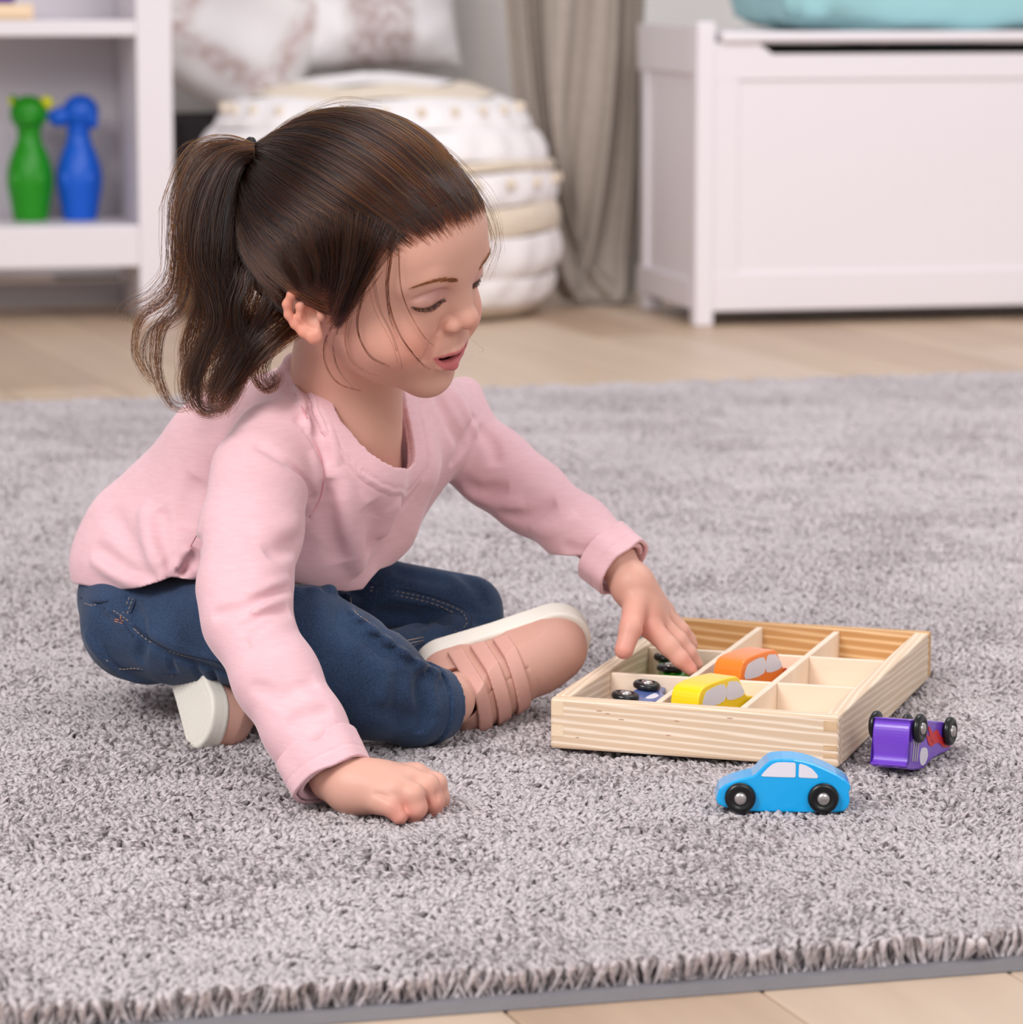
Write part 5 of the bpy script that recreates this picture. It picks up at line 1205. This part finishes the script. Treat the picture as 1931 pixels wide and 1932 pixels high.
# locks drawn along guides
allf = Field(); face(allf); allf.ell(CC, HAX, CSE, 0.0)
def lock(gp, n, r0, r1, r2, wave=0.0, curl=0.0, start=0.0, npts=26):
    """gp guide points in the room; r0,r1,r2 bundle radii at root, middle, tip"""
    g = catmull(gp, 8); cum = np.concatenate([[0], np.cumsum(np.linalg.norm(np.diff(g, axis=0), axis=1))]); cum /= cum[-1]
    t = np.linspace(0, 1, npts); c = np.stack([np.interp(t, cum, g[:, k]) for k in range(3)], 1)
    tan = np.gradient(c, axis=0); tan /= np.linalg.norm(tan, axis=1)[:, None]+1e-9
    A = np.cross(tan, FWD); A /= np.linalg.norm(A, axis=1)[:, None]+1e-9; B = np.cross(tan, A)
    rad = np.interp(t, [0, 0.45, 1], [r0, r1, r2]); out = []; sub = rs.normal(size=(7, 2))*0.55
    for i in range(n):
        s_ = sub[i % 7]; a, b_ = s_+rs.normal(size=2)*0.38; w1, w2 = rs.rand(2)*6.28; L = 1-0.22*rs.rand()**2
        s0 = start*rs.rand()**1.3; tt = s0+(L-s0)*t; cc = np.stack([np.interp(tt, t, c[:, k]) for k in range(3)], 1)
        off = (A*a+B*b_)*rad[:, None]+A*(wave*np.sin(9*t+w1*0.3+(i % 7))*t)[:, None]+B*(wave*0.7*np.cos(8*t+w2*0.3+(i % 5))*t)[:, None]
        off += A*(curl*t**3*np.sin(i*1.7))[:, None]
        out.append(cc+off)
    return out
def S(x, y, off=0.003): p = hit(allf, x, y, 2.2, 2.75); return p-FWD*off
side = []
for pts, n, r1 in (([(748, 428), (728, 468), (700, 512), (672, 560), (640, 618)], 130, .0042), ([(722, 415), (705, 460), (682, 520), (655, 580), (632, 618)], 200, .0055), ([(690, 405), (680, 460), (662, 525), (645, 580), (630, 606)], 230, .006),
    ([(655, 400), (655, 455), (648, 520), (636, 570), (626, 592)], 230, .006), ([(620, 398), (628, 455), (630, 520), (624, 556)], 200, .006), ([(585, 405), (600, 455), (608, 505), (606, 545)], 170, .006), ([(550, 420), (568, 465), (582, 510), (586, 545)], 140, .006), ([(520, 450), (540, 490), (556, 525), (566, 548)], 110, .006)):
    side += lock([S(x, y, -0.0012+0.0045*min(1, 2.0*k/len(pts))) for k, (x, y) in enumerate(pts)], n, r1*1.7, r1, r1*.45, 0.0010, 0, 0.42, npts=18)
# wisps over the cheek
for pts, n, r in (([(744, 432), (739, 490), (733, 540), (739, 590), (760, 640), (798, 688), (816, 700)], 9, .0008), ([(741, 440), (734, 500), (730, 545), (736, 600), (752, 640)], 8, .0012), ([(690, 540), (676, 600), (680, 640), (700, 674), (736, 692)], 9, .0007),
    ([(634, 605), (613, 650), (616, 690), (640, 724), (682, 738)], 7, .0007), ([(640, 612), (629, 655), (640, 700), (668, 735)], 5, .0006), ([(660, 600), (655, 650), (672, 690), (720, 710)], 5, .001), ([(752, 470), (756, 540), (772, 590), (800, 635), (822, 656)], 4, .001), ([(700, 520), (712, 580), (740, 640), (760, 700)], 4, .0015)):
    side += lock([S(x, y, 0.0052) for x, y in pts], n, r*1.5, r, r*.6, 0.0004, npts=22)
curves_object('side_strands', side, 0.00010, 0.00006, m_hair, o_hair)
fly = []
YH = 2.40
for pts, n, r in (([(640, 203), (740, 222), (830, 285), (900, 360), (938, 430), (948, 480)], 12, .0035), ([(760, 235), (850, 290), (915, 370), (940, 440), (925, 500), (915, 530)], 9, .003), ([(850, 320), (905, 375), (928, 430), (932, 470), (905, 520)], 22, .0028), ([(870, 350), (903, 400), (912, 440), (915, 470), (908, 492), (896, 520)], 26, .0016),
    ([(820, 280), (880, 340), (915, 400)], 14, .004), ([(887, 638), (905, 652), (912, 660), (895, 668)], 1, .0002), ([(420, 275), (385, 270), (350, 285), (335, 330)], 14, .004), ([(500, 270), (560, 225), (640, 198), (720, 205)], 16, .0025)):
    gp = [S(*pts[0], 0.001)]+[P(x, y, YH+0.02) for x, y in pts[1:]]; gp[0] = P(*pts[0], YH+0.02)
    fly += lock(gp, n, r*.8, r, r*1.8, 0.001, npts=22)
curves_object('flyaway_strands', fly, 0.00007, 0.00004, m_hair, o_hair)
# ponytail
def L3(pts, y0=2.425, y1=2.385): 
    n = len(pts)-1; return [P(x, y, y0+(y1-y0)*(k/n)**0.7) for k, (x, y) in enumerate(pts)]
tail = []
guides = [
 ([(478, 284), (425, 276), (375, 300), (350, 370), (340, 450), (333, 520), (298, 566), (252, 590), (240, 610)], 90, .010, .006, 2.41, 2.40),
 ([(478, 284), (420, 282), (372, 320), (349, 400), (342, 490), (322, 560), (270, 600), (256, 660), (275, 705), (292, 722)], 60, .008, .0012, 2.41, 2.39),
 ([(478, 286), (420, 290), (375, 340), (356, 430), (350, 520), (335, 580), (302, 620), (296, 700), (325, 765), (358, 768)], 80, .008, .0010, 2.41, 2.38),
 ([(478, 288), (425, 296), (385, 350), (368, 440), (360, 530), (335, 590), (282, 625), (268, 670), (290, 720)], 40, .007, .0014, 2.40, 2.38),
 ([(478, 288), (430, 300), (395, 370), (378, 460), (378, 540), (392, 590), (380, 650), (352, 700), (350, 745), (368, 772)], 210, .009, .004, 2.40, 2.375),
 ([(478, 290), (435, 305), (402, 380), (388, 470), (402, 550), (412, 600), (392, 660), (372, 720), (382, 770), (420, 768)], 260, .009, .004, 2.395, 2.37),
 ([(478, 290), (440, 312), (412, 390), (400, 480), (410, 560), (400, 630), (372, 690), (358, 740)], 230, .009, .004, 2.395, 2.375),
 ([(478, 292), (446, 320), (424, 400), (414, 490), (420, 570), (430, 640), (410, 700), (395, 750), (402, 782)], 260, .009, .004, 2.40, 2.375),
 ([(478, 294), (452, 330), (436, 410), (430, 500), (436, 580), (452, 640), (432, 700), (412, 745)], 230, .009, .005, 2.41, 2.38),
 ([(478, 296), (458, 340), (447, 420), (445, 510), (452, 590), (475, 650), (455, 700), (440, 752), (410, 775)], 200, .008, .004, 2.42, 2.385),
 ([(478, 288), (428, 292), (388, 330), (362, 400), (362, 480), (380, 540), (368, 600), (352, 660), (362, 720)], 200, .009, .005, 2.40, 2.38),
 ([(478, 288), (440, 296), (405, 345), (385, 420), (392, 500), (420, 560), (425, 620), (395, 670), (380, 715), (395, 745)], 200, .008, .004, 2.395, 2.375),
 ([(478, 284), (430, 280), (382, 300), (355, 350), (342, 420)], 150, .009, .010, 2.415, 2.41)]
for g, n, r1, r2, y0, y1 in guides: tail += lock(L3(g, y0, y1), n, .0035, r1, r2, 0.0022, 0.002, npts=34)
# loose hair from the nape curling over the shoulder
for g, n, r0, r1, r2 in (([(585, 560), (545, 590), (500, 630), (462, 672), (430, 720), (405, 775)], 200, .007, .007, .003), ([(600, 590), (560, 615), (515, 650), (470, 690), (440, 735), (415, 780)], 170, .006, .006, .002), ([(540, 540), (500, 590), (470, 640), (440, 700), (400, 730), (380, 745)], 190, .009, .008, .004),
    ([(590, 580), (550, 610), (505, 650), (480, 700), (500, 735), (522, 722), (516, 700)], 60, .005, .004, .001), ([(570, 600), (530, 640), (500, 690), (510, 725), (520, 705)], 40, .005, .004, .0015), ([(500, 480), (470, 540), (455, 600), (470, 650), (500, 690)], 160, .010, .009, .004), ([(480, 450), (458, 520), (448, 590), (455, 640)], 160, .008, .010, .006), ([(530, 500), (510, 560), (480, 620), (450, 665)], 160, .010, .010, .006)):
    tail += lock([P(x, y, 2.405-0.02*math.sin(math.pi*k/(len(g)-1))) for k, (x, y) in enumerate(g)], n, r0, r1, r2, 0.0025, 0.003, npts=28)
curves_object('ponytail', tail, 0.00011, 0.00006, m_hair, o_hair)
# hair tie: two small black loops round the root of the tail
tdir = (P(478, 288, 2.42)-P(430, 284, 2.412)); tdir /= np.linalg.norm(tdir); e1 = np.cross(tdir, FWD); e1 /= np.linalg.norm(e1); e2 = np.cross(tdir, e1)
tb_ = []
for o_ in (0.0, 0.0028): tb_.append(tube_verts([KP+tdir*(o_-0.003)+(e1*math.cos(a)+e2*math.sin(a))*0.0085*(1+.08*math.sin(3*a+o_*900)) for a in np.linspace(0, 2*math.pi, 25)], 0.0014, 8))
as_child(join_tubes('hair_tie', tb_, simple('black_elastic', srgb(28, 24, 26), 0.7)), o_hair)
# brows and lashes
def on_face(f, l, u, off=0.0): p = H(f, l, u); d = allf(p[None])[0]; nrm = (p-H(2, 0, 1)); nrm /= np.linalg.norm(nrm)
def face_pt(l, u, off=0.0004):           # the point of the face at sideways l, height u
    f = np.linspace(3.5, 10, 140); p = np.array([H(x, l, u) for x in f]); v = body(p); k = np.where(v < 0)[0]; i = k[-1] if len(k) else 0
    return p[i]+HF*(off+0.0003)
brow = []; lash = []
for s in (-1, 1):
    for i in range(240):
        t = rs.rand(); al = 1.15+3.1*t; u = 3.68+0.62*math.sin(min(1, t*1.05)*math.pi*0.62)-0.55*max(0, t-0.55)*2+rs.normal()*0.10*(1-t*.6)
        ln = 0.42*(1-0.3*t); p0 = face_pt(s*al, u); p1 = face_pt(s*(al+ln*.5), u+0.10-0.12*t, .0006); p2 = face_pt(s*(al+ln), u+0.08-0.26*t)
        brow.append(np.array([p0, p1, p2]))
    for i in range(130):
        t = (i+rs.rand()*2)/131; al = 1.35+2.55*t; u = 1.70+(0.24 if al > 2.75 else 0.17)*(al-2.75)**2; p0 = face_pt(s*al, u+0.04, .0002)
        L = 0.0030*(0.6+0.6*math.sin(math.pi*min(1, .15+t*.8)))*(0.85+.3*rs.rand())
        d = HF*0.75-HU*0.75+HL*s*(t-0.42)*0.9+rs.normal(size=3)*0.07; d /= np.linalg.norm(d)
        lash.append(np.array([p0-HF*.0004, p0+d*L*.55-HU*L*.12, p0+d*L+HU*L*0.12]))
curves_object('eyebrow_hairs', brow, 0.00009, 0.00004, hair_mat('brow_hair', .60, .7, .4, .3), o_body)
curves_object('eyelashes', lash, 0.00012, 0.00004, m_lash, o_body)
